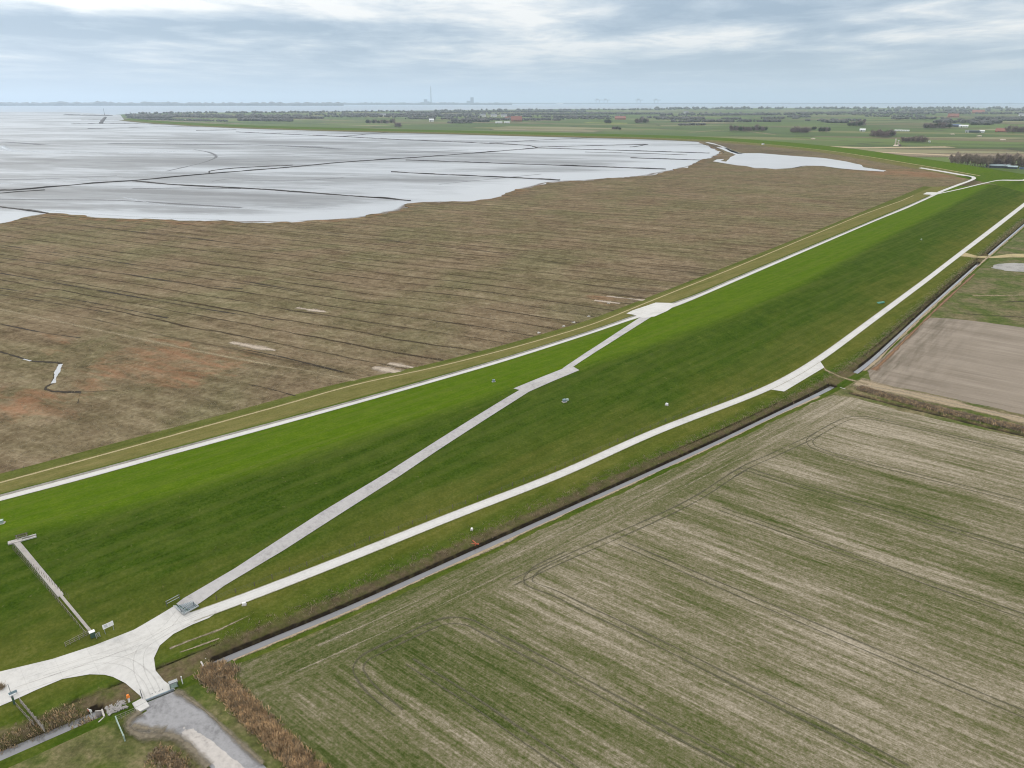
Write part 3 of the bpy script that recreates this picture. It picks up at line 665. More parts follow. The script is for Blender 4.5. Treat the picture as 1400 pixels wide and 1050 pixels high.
struct(strip('crest_road', smooth_line([hz(u, v) for u, v in [(1282,265),(1300,261.5),(1318,257.5),(1340,252),(1362,247.2),(1375,246.6),(1400,246.2),(1440,246)]], 6), 4.2, 'concrete', zmax, .25, 3, 2))
X2 = lambda L: [(120 + x / 5.833, 880 + y / 5.833) for x, y in L]
struct(drape('access_road', gp(X2([(440,475),(690,372),(760,412),(940,540),(1180,760),(1400,960),(1900,1440),(1500,1440),(1230,1200),(990,992),(850,868),(740,765),(640,728),(450,738),(330,690),(310,610),(420,560),(470,530)]), .25), 'asphalt', 1.5, .06))
struct(drape('concrete_strip', gp(X2([(742,690),(752,645),(815,650),(960,770),(1100,890),(1250,1000),(1560,1250),(1450,1330),(1230,1192),(995,985),(860,862),(752,745)]), .25), 'old_concrete', 1.2, .075, jag=.22))
struct(strip('access_verge', smooth_line(gp(X2([(420,545),(335,610),(335,690),(450,738),(640,730),(745,772),(850,870),(960,985)]), .25), 6), 3.4, 'dirt_edge', flat(.25), .10, .7, 3, .25))
struct(strip('access_verge', smooth_line(gp(X2([(700,375),(765,415),(940,540),(1180,760),(1400,960)]), .25), 6), 1.5, 'dirt_edge', flat(.25), .115, .7, 3, .25))
struct(strip('access_verge', smooth_line(gp(X2([(360,650),(480,680),(620,690)]), .25), 6), 4.0, 'dirt_edge', flat(.25), .13, .7, 3, .25))
for k, pts in enumerate([[(20,945),(110,915),(190,885),(250,852),(300,832)],[(205,950),(190,915),(196,885),(232,862),(270,846)],[(213,948),(200,925),(170,905),(120,905),(40,930)],[(245,838),(215,868),(150,893),(60,920)]]):
    for h_ in (-.8, .8):
        P_ = smooth_line(ghp(pts), 6); T_ = np.gradient(P_, axis=0); T_ /= np.linalg.norm(T_, axis=1, keepdims=True)
        struct(strip('tyre_mark', P_ + np.stack([-T_[:, 1], T_[:, 0]], 1) * h_, .55, 'tyre', off=.085 + .004 * (2 * k + (h_ > 0)), step=1, wvar=.2))
# culvert crossings inland
struct(band('farm_crossing', ghp([(1122,493),(1131,504),(1150,513),(1172,518),(1190,523)]), ghp([(1119,500),(1128,509),(1146,517),(1166,524),(1183,529)]), 'tan_path', off=.05, n=40, ncross=4))
struct(band('farm_track', ghp([(1317,345),(1336,350),(1354,351),(1378,347.5),(1400,347),(1500,346)]), ghp([(1309,350),(1332,352.5),(1354,353),(1378,352),(1400,352),(1500,353)]), 'tan_track', off=.06, n=60, ncross=2))
struct(drape('stony_yard', gp([(1354,366),(1362,360.5),(1380,359.5),(1400,360),(1440,362),(1440,374),(1400,371.5),(1375,370.5)], 0), 'gravel', 3, .03, jag=.4))
# soil scars on the berm beside the junction
for k, (pts, w) in enumerate([([(232,887),(262,875),(300,861),(342,841)], 1.2), ([(246,892),(270,884),(300,873)], .8), ([(600,724),(700,690),(800,648)], .0)]):
    if w: struct(strip('soil_scar', ghp(pts), w, 'soil_scar', off=.05, step=1, wvar=.4))

# ditch water
def water_band(a, b, n=60): return struct(band('ditch_water', [W(s, L_Wl(s) + .5) for s in np.linspace(a, b, n)], [W(s, L_Wr(s) - .45) for s in np.linspace(a, b, n)], 'ditch_water', flat(-.9), 0, n, 1))
dams = sorted([(min(a), max(a)) for a in DAMS])
water_band(S0, dams[0][0] + .3); water_band(dams[0][1] - .3, dams[1][0] + .3, 120); water_band(dams[1][1] - .3, dams[2][0] + .3, 100); water_band(dams[2][1] - .3, 900, 60)
struct(drape('ditch_water', gp([(292,924),(305,919),(316,926),(306,932)], -.3), 'ditch_water', 1, 0, flat(-.3)))

# straw coloured rim of the bank on the field side
struct(strip('bank_straw', [W(q_, float(L_Wr(q_)) - .75) for q_ in np.arange(sof(320,905), sof(1130,541), 4.)], 1.5, 'verge', lambda x, y: Hxy(x, y), .07, 1.5, 2, .3))
struct(strip('bank_straw', [W(q_, float(L_Wr(q_)) - .75) for q_ in np.arange(sof(1185,508), sof(1400,309) + 40, 4.)], 1.8, 'verge', lambda x, y: Hxy(x, y), .07, 1.5, 2, .3))
# fields
FLD_EDGE = np.array([W(s, float(L_Wr(s)) - 2.0) for s in np.arange(-20, 420, 10.)])
crop_poly = gp([(318,911),(345,900),(400,881),(480,845),(560,808),(700,744),(850,675),(980,614),(1060,575.5),(1120,548),(1140,541),(1172,546),(1230,561),(1300,577),(1400,600),(1500,624),(1600,648)], 0) + gp([(1750,1000),(1500,1400),(700,1300),(500,1105),(456,1052),(400,995),(345,948)], 0)
def a_head(x, y):
    dd = pdist(x, y, FLD_EDGE); return 1 - ss(9, 15, dd + 0 * x)
def a_straw(x, y):
    g1, g2 = G(560, 930), G(1250, 640)
    return .02 + .42 * ss(-30, 140, x * .8 + y * .25 - (g1[0] * .8 + g1[1] * .25)) - .40 * np.exp(-((x - g1[0]) ** 2 + (y - g1[1]) ** 2) / (2 * 30 ** 2))
struct(drape('crop_field', crop_poly, 'crop', 3.0, .03, flat(0), dict(head=a_head, straw=a_straw), jag=.25))
bare_poly = gp([(1183,505),(1200,492),(1232,465),(1272,434.5),(1290,434.5),(1340,440),(1400,447.5),(1520,464),(1560,600),(1400,566),(1330,551),(1260,535.5),(1190,523)], 0)
pc = G(1200, 500)
struct(drape('bare_field', bare_poly, 'bare', 4, .03, flat(0), dict(damp=lambda x, y: np.exp(-pdist(x, y, np.array(gp([(1180,515),(1215,475),(1265,437)]))) ** 2 / (2 * 12 ** 2))), jag=.3))
for pts, w in [([(1258,532),(1300,538),(1400,560),(1480,577)], 1.4), ([(1240,536),(1300,546),(1400,567)], 1.6), ([(1180,527),(1230,535),(1290,549),(1400,573)], 3), ([(1228,512),(1245,498),(1262,487)], .7), ([(1200,520),(1222,500),(1240,487)], .6)]:
    struct(strip('straw_strip', gp(pts), w, 'pale_rut', flat(0), .05, 1.5, 2, .3))
struct(strip('straw_strip', gp([(1172,522),(1200,529),(1260,542),(1330,558),(1400,575),(1500,600)]), 8.5, 'verge', flat(0), .042, 1.5, 2, .2))
struct(strip('straw_strip', [W(s, float(L_Wr(s)) - 3.2) for s in np.arange(sof(1190,505), sof(1330,372), 5.)], 3.4, 'rust_patch', flat(0), .045, 2, 2, .2))
struct(strip('straw_strip', [W(s, float(L_Wr(s)) - 6.5) for s in np.arange(sof(420,868), sof(1130,541), 5.)], 1.6, 'pale_rut', flat(0), .06, 2, 2, .4))
struct(strip('straw_strip', [W(s, float(L_Wr(s)) - 10.5) for s in np.arange(sof(380,890), sof(1130,545), 5.)], .9, 'pale_rut', flat(0), .065, 2, 2, .4))
def tram(pts, half=.9, w=.9, off=.075):
    P = smooth_line(gp(pts), 8); T = np.gradient(P, axis=0); T /= np.linalg.norm(T, axis=1, keepdims=True); N = np.stack([-T[:, 1], T[:, 0]], 1)
    for sgn_ in (-1, 1): struct(strip('wheel_track', P + N * half * sgn_, w, 'rut', flat(0), off + .004 * sgn_, 1.0, 2, .2))
tram([(700,797),(776,762),(848,731),(946,685),(1014,642),(1060,621),(1111,597),(1140,581),(1160,572.5),(1180,571),(1203,574.5),(1270,589),(1400,620),(1480,640)])
tram([(1000,650),(1014,643),(1026,643),(1043,649),(1101,666),(1250,709),(1400,754),(1480,779)], off=.085)
tram([(1120,593),(1108,601),(1108,607),(1116,613),(1150,624),(1270,654),(1400,687),(1480,708)], off=.095)
tram([(545,975),(510,945),(494,925),(490,912),(500,899),(525,886),(584,858),(612,849),(640,851),(670,866),(800,935),(920,1000),(1040,1062)], off=.085)
tram([(800,832),(760,812),(728,800),(722,793),(727,784),(740,774),(776,757)], off=.095)
tram([(800,832),(900,879),(1020,940),(1140,1000),(1240,1052)], off=.105)
tram([(985,696),(1060,722),(1180,765),(1300,808),(1420,850)], off=.085)
tram([(848,742),(960,790),(1100,850),(1260,918),(1420,985)], off=.095)
tram([(560,905),(640,955),(720,1010),(800,1065)], off=.105)

# strips of land beyond the far dike
def land(pts, mat, name='far_field', z=.02, jag=0): return struct(drape(name, gp(pts, 0), mat, 40, z, flat(0), jag=jag))
def land_strip(pts, w, mat, off, name='far_field'): return struct(strip(name, smooth_line(gp(pts), 6), w, mat, flat(0), off, 15, 2, .15))
land_strip([(1150,209),(1260,212),(1400,212),(1520,212)], 150, 'brown_strip', .04)
land_strip([(1100,199),(1170,202),(1230,201.5),(1300,201)], 55, 'sand', .06)
land_strip([(1180,207),(1270,211),(1340,214)], 40, 'sand', .08)
land_strip([(1270,191),(1340,192.5),(1420,193.5)], 14, 'tan_path', .06)
land_strip([(940,181),(1000,178),(1060,184)], 60, 'tan_path', .06)
land_strip([(690,176),(800,178.5),(880,179)], 60, 'brown_strip', .05)
land_strip([(800,167.8),(835,168.3),(858,168.5)], 90, 'yellow_strip', .05)
land_strip([(600,173.5),(680,174),(730,174.5)], 40, 'tan_path', .05)
land_strip([(1230,194),(1300,197),(1420,199)], 60, 'green_strip', .05)
land_strip([(1000,187.5),(1060,189),(1120,191)], 22, 'tan_path', .07)
struct(strip('ditch_line', gp([(1318,429),(1350,431),(1400,434),(1460,437)]), 2.2, 'creek', flat(0), .05, 2, 2, .4))
struct(strip('ditch_line', gp([(1335,413),(1370,413),(1400,412),(1460,411)]), 1.6, 'creek', flat(0), .05, 2, 2, .4))
struct(strip('straw_strip', gp([(1330,404),(1370,404),(1460,402)]), 7, 'tan_path', flat(0), .04, 2, 2, .3))

# ------------------------------------------------------------------ reeds and tufts (uncountable)
def blades(name, pts, hts, mats, n_per=5, spread=.25, wid=.05, lean=.35):
    V = []; F = []; MI = []
    for (x, y, z), h in zip(pts, hts):
        mi = int(RNG.integers(0, len(mats)))
        for _ in range(n_per):
            a = RNG.uniform(0, 2 * math.pi); r = spread * math.sqrt(RNG.uniform()); hh = h * RNG.uniform(.6, 1.1)
            bx, by = x + r * math.cos(a), y + r * math.sin(a); la = RNG.uniform(0, 2 * math.pi); l = hh * lean * RNG.uniform(.2, 1)
            tx, ty = bx + l * math.cos(la), by + l * math.sin(la); w = wid * RNG.uniform(.7, 1.6); pa = RNG.uniform(0, math.pi); px, py = w * math.cos(pa), w * math.sin(pa)
            i = len(V); V += [(bx - px, by - py, z - .05), (bx + px, by + py, z - .05), (tx + px * .5, ty + py * .5, z + hh), (tx - px * .5, ty - py * .5, z + hh)]
            F.append((i, i + 1, i + 2, i + 3)); MI.append(mi)
    me = bpy.data.meshes.new(name); me.from_pydata(V, [], F); me.update()
    o = link(name, me, mats); me.polygons.foreach_set('material_index', MI); struct(o, 'stuff'); return o
def along(P, n, half, off=0):
    P = resample(P, 1.0); out = []
    T = np.gradient(P, axis=0); T /= np.linalg.norm(T, axis=1, keepdims=True)
    for _ in range(n):
        k = int(RNG.integers(0, len(P))); o = off + (RNG.normal() if half < .8 else RNG.uniform(-1.9, 1.9)) * half
        out.append((P[k][0] - T[k][1] * o + RNG.normal() * .4, P[k][1] + T[k][0] * o + RNG.normal() * .4))
    return np.array(out)
def reedbed(name, P, n, half, h, mats, off=0, clip=None, **kw):
    q = along(P, n, half, off); z = Hxy(q[:, 0], q[:, 1])
    blades(name, np.column_stack([q, z]), RNG.uniform(h * .6, h * 1.2, n), mats, **kw)
struct(strip('reed_litter', XD_REED, 3.8, 'litter', None, .10, 1.0, 2, .2))
reedbed('reeds', XD_REED, 3800, .85, .7, ['reed', 'reed_dark', 'reed'], n_per=6, spread=.35, wid=.06, lean=.8)
reedbed('reeds', gp([(284,917),(300,921),(312,925)]), 700, 1.0, .9, ['reed', 'reed_dark'], n_per=6, spread=.3, wid=.06, lean=.8)
reedbed('reeds', np.array(gp([(1176,531),(1200,538),(1230,547),(1280,559.5),(1340,574),(1400,588),(1480,607)])), 6000, .8, .8, ['reed_dark', 'reed', 'reed_dark', 'bark'], n_per=5, spread=.5, wid=.07, lean=.5)
reedbed('reeds', gp([(120,1010 - 28),(100,975),(70,985),(40,1000),(0,1018)]), 420, .7, .5, ['reed', 'reed_dark', 'tuft'], n_per=5, spread=.3, wid=.05, lean=.8)
reedbed('reeds', gp([(214,1030),(230,1038),(248,1056)]), 420, .7, .45, ['reed', 'reed_dark', 'reed_dark'], n_per=6, spread=.35, wid=.06, lean=.8)
for off, n, h, ms in ((2.4, 3000, .32, ['reed_dark', 'tuft', 'reed_dark']), (4.0, 1600, .22, ['tuft', 'tuft', 'marsh_tuft'])):
    sA = np.linspace(sof(300,905), sof(1400,300), 400)
    reedbed('ditch_bank_growth', [W(s, float(L_Wl(s)) + off) for s in sA], n, .7, h, ms, n_per=5, spread=.5, wid=.045, lean=.9)
q = np.array([W(RNG.uniform(-20, 260), 0) for _ in range(10)])
def marsh_tufts(n):
    P = []; 
    while len(P) < n:
        s = RNG.uniform(-20, 250); d = float(L_marsh(s)) + abs(RNG.normal()) * 45; p = W(s, d); P.append((p[0], p[1], ZMAR))
    return P
blades('marsh_tufts', marsh_tufts(5000), RNG.uniform(.15, .35, 5000), ['marsh_tuft'], n_per=5, spread=.6, wid=.06, lean=1.2)

# ------------------------------------------------------------------ small-part helpers for things
def BMbox(bm, c, size, rot=0, tilt=None):
    m = Matrix.Translation(Vector(c)) @ Matrix.Rotation(rot, 4, 'Z') @ (tilt or Matrix.Identity(4)) @ Matrix.Diagonal((*size, 1))
    r = bmesh.ops.create_cube(bm, size=1, matrix=m); return r['verts']
def BMcyl(bm, a, b, r, r2=None, n=8):
    a, b = Vector(a), Vector(b); d = b - a; L = d.length
    m = Matrix.Translation((a + b) / 2) @ d.to_track_quat('Z', 'Y').to_matrix().to_4x4()
    bmesh.ops.create_cone(bm, cap_ends=True, segments=n, radius1=r, radius2=r if r2 is None else r2, depth=L, matrix=m)
def part(name, build, mat, parent=None, bevel=0, smooth=False):
    bm = bmesh.new(); build(bm)
    if bevel: bmesh.ops.bevel(bm, geom=[e for e in bm.edges], offset=bevel, segments=1, affect='EDGES')
    me = bpy.data.meshes.new(name); bm.to_mesh(me); bm.free()
    if smooth: me.polygons.foreach_set('use_smooth', [True] * len(me.polygons))
    return link(name, me, mat, parent)
def tag(o, label, cat, group=None):
    o['label'] = label; o['category'] = cat
    if group: o['group'] = group
    return o
def thing(name, label, cat, loc, rz=0, group=None):
    o = bpy.data.objects.new(name, None); COL.objects.link(o); o.empty_display_size = .3
    o.location = loc; o.rotation_euler = (0, 0, rz); return tag(o, label, cat, group)
def dup(root, loc, rz=None, label=None, group=None, scale=None):
    r = root.copy(); COL.objects.link(r); r.location = loc
    if rz is not None: r.rotation_euler = (0, 0, rz)
    if scale is not None: r.scale = scale
    if label: r['label'] = label
    if group: r['group'] = group
    for ch in list(root.children):
        c = ch.copy(); COL.objects.link(c); c.parent = r
        for g in ch.children:
            d = g.copy(); COL.objects.link(d); d.parent = c
    return r
ROADROT = math.atan2(*(P3(400,792) - P3(300,836)).yx)
exec_parts = True

# ------------------------------------------------------------------ things by the junction
# notice board
t = thing('notice_board', 'white notice board on two steel posts beside the concrete junction', 'sign', P3(150, 864), ROADROT + R(4))
for sx_ in (-.75, .75): part('post', lambda bm: BMcyl(bm, (sx_, 0, -.1), (sx_, 0, 2.2), .05), 'steel', t)
pn = part('board', lambda bm: BMbox(bm, (0, -.07, 1.65), (1.9, .05, 1.0)), 'white', t, .01)
part('panel_print', lambda bm: [BMbox(bm, (-.45 + .02 * k, -.1, 1.95 - .13 * k), (.6 - .05 * (k % 3), .006, .035)) for k in range(5)], 'dark_steel', pn)
# stair with landing and bench at the dike top
pa, pb = P3(126, 866), P3(22, 741)
run = (pb - pa).to_2d().length; ang = math.atan2(pb.y - pa.y, pb.x - pa.x)
t = thing('dike_stair', 'narrow grey concrete stair climbing the grass dike to the landing', 'stair', pa, ang)
def stair(bm):
    n = 170
    for k in range(n):
        x = run * (k + .5) / n; w = .5 if k < n * .38 else 1.05
        p = pa + (pb - pa) * ((k + .5) / n); z = float(Hxy(p.x, p.y, False)) - pa.z
        BMbox(bm, (x, 0, z - .05), (run / n * .999, w, .42))
part('steps', stair, 'old_concrete', t)
def hand(bm):
    for a in range(0, 26):
        x0, x1 = run * a / 26, run * (a + 1) / 26
        def zz(x): p = pa + (pb - pa) * (x / run); return float(Hxy(p.x, p.y, False)) - pa.z
        BMcyl(bm, (x0, .95, zz(x0) + .95), (x1, .95, zz(x1) + .95), .03, n=5); BMcyl(bm, (x0, .95, zz(x0) - .2), (x0, .95, zz(x0) + .97), .035, n=5)
part('handrail', hand, 'grey_wood', t)
tp = P3(23, 740); la = math.atan2(*(P3(38,736) - P3(13,743)).yx)
t = thing('stair_landing', 'pale concrete landing slab across the top of the dike stair', 'landing', tp, la)
part('slab', lambda bm: BMbox(bm, (-.3, 0, .06), (2.5, 1.2, .3)), 'old_concrete', t, .02)
part('curb', lambda bm: [BMbox(bm, (2.2, -.5, .1), (2.6, .22, .28)), BMbox(bm, (2.2, .5, .1), (2.6, .22, .28))], 'concrete', t, .01)
part('foot', lambda bm: BMbox(bm, (2.2, 0, 0), (2.6, .75, .2)), 'strip', t)
t = thing('bench', 'dark slatted wooden bench on the landing above the dike stair', 'bench', P3(30.5, 736.5, dz=.1), la)
part('seat', lambda bm: [BMbox(bm, (0, -.1 + .15 * k, .45), (2.2, .12, .05)) for k in range(3)], 'wood', t)
part('backrest', lambda bm: [BMbox(bm, (0, .38, .66 + .17 * k), (2.2, .05, .13)) for k in range(2)], 'wood', t)
for sx_ in (-.85, .85): part('leg', lambda bm: [BMbox(bm, (sx_, .03, .2), (.1, .42, .42)), BMbox(bm, (sx_, .34, .6), (.08, .06, .5))], 'old_concrete', t)
# post cap box at the foot of the stair
t = thing('switch_box', 'small dark green service box with white lid at the foot of the dike stair', 'box', P3(127.5, 871), ROADROT)
part('box_body', lambda bm: BMbox(bm, (0, 0, .62), (.8, .6, 1.25)), 'green_box', t, .02)
part('box_lid', lambda bm: BMbox(bm, (0, 0, 1.30), (.98, .78, .14)), 'white', t, .02)
def gate(name, label, a, b, h, nb, mat, cat='gate', group=None, rails=4, lean=0.0, thick=.035):
    A, B = Vector(a), Vector(b); L = (B - A).to_2d().length
    t = thing(name, label, cat, A, math.atan2(B.y - A.y, B.x - A.x), group)
    for k in range(nb + 1): part('post', lambda bm: BMcyl(bm, (L * k / nb, 0, -.2), (L * k / nb, lean, h), thick * 1.6, n=6), mat, t)
    for r_ in range(rails):
        z = h * (.96 - .8 * r_ / max(1, rails - 1) * .95)
        part('rail', lambda bm: BMcyl(bm, (0, lean * z / h, z), (L, lean * z / h, z + (B.z - A.z)), thick, n=6), mat, t)
    return t
gate('stair_gate', 'low grey steel gate beside the service box below the dike stair', P3(132, 873), P3(137, 870), 1.1, 1, 'steel')
gate('sheep_fence', 'short weathered wooden fence curving off left of the service box', P3(90, 884), P3(121, 868), 1.0, 5, 'grey_wood', 'fence', rails=3)
gate('wire_fence', 'low wire fence of thin posts running down the dike left of the stair', P3(18, 752), P3(104, 852), 1.0, 22, 'wood', 'fence', rails=2, thick=.02)
# cattle grid at the ramp foot
c0, c1, c2, c3 = P3(240, 829), P3(262, 836), P3(270, 830), P3(249, 821)
t = thing('cattle_grid', 'steel cattle grid set in the foot of the grey block ramp', 'cattle grid', P3(254, 829, dz=.14), ang_ := math.atan2(*(P3(286,803 + 4) - P3(250,829)).yx))
part('grid_frame', lambda bm: [BMbox(bm, (0, s_ * 2.1, .06), (3.0, .2, .2)) for s_ in (-1, 1)] + [BMbox(bm, (s_ * 1.5, 0, .06), (.2, 4.4, .2)) for s_ in (-1, 1)], 'steel', t)
for k in range(9): part('grid_bar', lambda bm: BMbox(bm, (-1.2 + .3 * k, 0, .08), (.11, 4.0, .1)), 'blue_grey', t)
for nm, uv, lab in (('guard_rail', (237, 824), 'grey guard rail at the uphill side of the cattle grid by the ramp'), ('guard_rail', (257, 834), 'dark guard post rail at the lower side of the cattle grid by the ramp')):
    t = thing(nm, lab, 'guard rail', P3(*uv), ang_)
    for k in (-1.3, 1.3): part('post', lambda bm: BMcyl(bm, (k, 0, -.1), (k, 0, 1.2), .07), 'dark_steel', t)
    for z in (.55, 1.12): part('rail', lambda bm: BMbox(bm, (0, 0, z), (2.8, .06, .12)), 'steel', t)
# entrance of the access road: grid strip, gate leaves
ga, gb = P3(197, 959), P3(238, 943); gang = math.atan2(gb.y - ga.y, gb.x - ga.x); gl = (gb - ga).to_2d().length
t = thing('threshold_kerb', 'dark steel threshold strip between white concrete and grey asphalt', 'kerb', ga, gang)
part('strip_bar', lambda bm: BMbox(bm, (gl / 2, -.18, .03), (gl, .28, .22)), 'dark_steel', t, .01)
part('channel', lambda bm: BMbox(bm, (gl / 2, .12, .05), (gl, .18, .16)), 'blue_grey', t, .01)
gate('entrance_gate', 'narrow open grey gate leaf on the left of the access road entrance', P3(195, 956), P3(193.5, 951), 1.5, 1, 'dark_steel')
t = thing('hazard_marks', 'small dark stains on concrete before the asphalt threshold', 'marking', P3(216, 946, dz=.09), gang)
[part('stain', lambda bm: BMbox(bm, (k * .55 - .9, .1 * (k % 2), 0), (.22, .14, .012), .5 * k), 'dark_steel', t) for k in range(4)]
t = thing('control_cabinet', 'pale green steel cabinet with frame at right of the access road entrance', 'cabinet', P3(238.5, 940.5), gang)
part('cabinet_body', lambda bm: BMbox(bm, (0, .4, .5), (1.3, .8, 1.0)), 'pale_green', t, .03)
part('cabinet_lid', lambda bm: BMbox(bm, (0, .4, 1.03), (1.4, .9, .07)), 'steel', t)
part('frame_post', lambda bm: [BMcyl(bm, (k, -.15, 0), (k, -.15, 1.25), .05) for k in (-.6, .6)] + [BMcyl(bm, (-.6, -.15, 1.22), (.6, -.15, 1.22), .05)], 'dark_steel', t)
t = thing('marker_post', 'white marker post with an orange cap on the grass by the junction', 'marker', P3(176.8, 959.5))
part('post', lambda bm: BMcyl(bm, (0, 0, -.1), (0, 0, 1.0), .16, n=10), 'white', t)
part('cap', lambda bm: BMcyl(bm, (0, 0, 1.0), (0, 0, 1.55), .30, .2, n=10), 'orange', t)
t = thing('gate_slab', 'pale concrete slab beside the left end of the asphalt threshold', 'slab', P3(193, 965), gang + R(-78))
part('slab', lambda bm: BMbox(bm, (0, 0, .12), (2.8, 1.9, .35)), 'concrete', t, .04)
part('slab_joint', lambda bm: BMbox(bm, (0, 0, .298), (.05, 1.8, .012)), 'strip', t)
t = thing('white_post', 'thin white post standing in the grass right of the junction', 'post', P3(249.8, 935))
part('shaft', lambda bm: BMcyl(bm, (0, 0, -.1), (0, 0, 1.7), .09), 'white', t); part('band', lambda bm: BMcyl(bm, (0, 0, 1.3), (0, 0, 1.45), .1), 'steel', t)
# culvert heads
def rocks(bm, n, r, spx, spy, z0=0):
    for _ in range(n):
        x, y = RNG.uniform(-spx, spx), RNG.uniform(-spy, spy); s = r * RNG.uniform(.5, 1.3)
        v = bmesh.ops.create_icosphere(bm, subdivisions=1, radius=s, matrix=Matrix.Translation((x, y, z0)) @ Matrix.Rotation(RNG.uniform(0, 6), 4, 'Z') @ Matrix.Diagonal((1.2, .9, .6, 1)))['verts']
        for q_ in v: q_.co += Vector(RNG.normal(size=3) * s * .13)
def culvert(label, uv, rz, rub):
    t = thing('culvert_head', label, 'culvert', P3(*uv), rz)
    part('headwall', lambda bm: BMbox(bm, (0, 0, -.6), (.28, 1.9, 1.5)), 'old_concrete', t, .03)
    for s_ in (-1, 1): part('wing_wall', lambda bm: BMbox(bm, (-.5, s_ * 1.15, -.7), (1.15, .2, 1.3), s_ * -.55), 'old_concrete', t, .02)
    part('pipe_mouth', lambda bm: BMcyl(bm, (-.35, 0, -.75), (.1, 0, -.75), .5, n=14), 'black', t)
    if rub: part('stone_apron', lambda bm: rocks(bm, 110, .24, 1.4, 1.2, -.1), 'rubble', t).location = (2.0, 0, .1)
    return t
culvert('white culvert head with rubble apron at the end of the left ditch', (141, 975), AX + R(-4), True)
culvert('pale culvert wing wall at the start of the long ditch by the access road', (277, 909), AX + R(180 - 4), False)
culvert('small culvert head under the farm crossing beside the bare field', (1152, 531), AX, False)
t = thing('marker_board', 'short orange and white warning board beside the left ditch', 'marker', P3(124.5, 975.5), AX + R(-60))
part('post', lambda bm: BMcyl(bm, (0, 0, -.2), (0, 0, .7), .06), 'white', t); part('board', lambda bm: BMbox(bm, (0, -.08, .75), (.9, .06, .5), 0), 'white', t); part('stripe', lambda bm: BMbox(bm, (-.28, -.115, .75), (.3, .012, .48)), 'red_orange', t)
gate('field_gate', 'closed galvanised field gate across the rough grass left of the access road', P3(160, 987), P3(171, 1013), 1.25, 1, 'pale_green', rails=5, thick=.07)
gate('wire_fence', 'sagging wire fence from the field gate to the asphalt edge', P3(160, 985), P3(185, 974), 1.0, 4, 'grey_wood', 'fence', rails=3, thick=.03)
gate('field_fence', 'wooden rail fence running down to the left ditch from the road edge', P3(29, 962), P3(62, 1002), 1.2, 7, 'grey_wood', 'fence', rails=4, thick=.05)
gate('field_fence', 'second lower rail fence just left of the wooden rail fence', P3(23, 966), P3(47, 993), .9, 5, 'grey_wood', 'fence', rails=2, thick=.03)
t = thing('post_box', 'blue grey panel on a thin pole standing on the concrete road', 'sign', P3(17, 949), ROADROT)
part('pole', lambda bm: BMcyl(bm, (-.15, 0, 0), (-.15, 0, 2.3), .05), 'steel', t); part('panel', lambda bm: BMbox(bm, (.1, -.08, .35), (1.2, .1, .5)), 'blue_grey', t); part('foot_plate', lambda bm: BMbox(bm, (0, 0, .11), (1.1, .8, .06)), 'white', t)
t = thing('gate_post', 'dark green gate post at the head of the wooden rail fence', 'post', P3(20, 962.5))
part('shaft', lambda bm: BMcyl(bm, (0, 0, -.2), (0, 0, 1.6), .16, n=10), 'green_box', t); part('cap', lambda bm: BMcyl(bm, (0, 0, 1.6), (0, 0, 1.72), .2, .1, n=10), 'dark_steel', t)
# dry shrub at the left rim
def shrub(bm):
    for _ in range(170):
        a, e = RNG.uniform(0, 6.28), RNG.uniform(.2, 1.4); r = RNG.uniform(.5, 1.1)
        p0 = Vector((RNG.normal() * .2, RNG.normal() * .2, 0)); p1 = p0 + Vector((math.cos(a) * math.cos(e), math.sin(a) * math.cos(e), math.sin(e))) * r
        BMcyl(bm, p0, p1, .035, .015, 4)
t = thing('dry_shrub', 'small dark brown leafless shrub at the left end of the road', 'shrub', P3(1.5, 941, dz=.05))
part('twigs', shrub, 'reed_dark', t); part('stem', lambda bm: BMcyl(bm, (0, 0, -.1), (0, 0, .4), .12, .07), 'bark', t)

# sheep fence along the inland road: posts and wires
for a, b, lab in ((300, 640, 'thin post and wire sheep fence beside the inland road from the ramp'), (655, 1040, 'thin post and wire sheep fence beside the inland road up to the lay-by')):
    s_a = SD(GH(a, np.interp(a, [266,400,600,1050], [838.6,785.5,706.3,527.5])))[0]; s_b = SD(GH(b, np.interp(b, [266,400,600,753,886,1000,1050], [838.6,785.5,706.3,650,588.6,547,527.5])))[0]
    n = int((s_b - s_a) / 3.6); p0 = W(s_a, float(L_Cup(s_a)) + 1.0); z0 = float(Hxy(p0[0], p0[1], False))
    t = thing('sheep_fence', lab, 'fence', (p0[0], p0[1], z0)); tops = []
    for k in range(n + 1):
        s = s_a + (s_b - s_a) * k / n; p = W(s, float(L_Cup(s)) + 1.0 + .1 * math.sin(k * 2.3)); z = float(Hxy(p[0], p[1], False)) - z0; q = (p[0] - p0[0], p[1] - p0[1], z); tops.append(q)
        if k < 90: part('post', lambda bm: BMcyl(bm, (q[0], q[1], q[2] - .2), (q[0], q[1], q[2] + 1.15 + .15 * math.sin(k * 5.1)), .075, n=6), 'wood', t)
    part('wire', lambda bm: [BMcyl(bm, (a_[0], a_[1], a_[2] + h_), (b_[0], b_[1], b_[2] + h_), .012, n=3) for a_, b_ in zip(tops[:-1], tops[1:]) for h_ in (.4, .75, 1.05)], 'dark_steel', t)

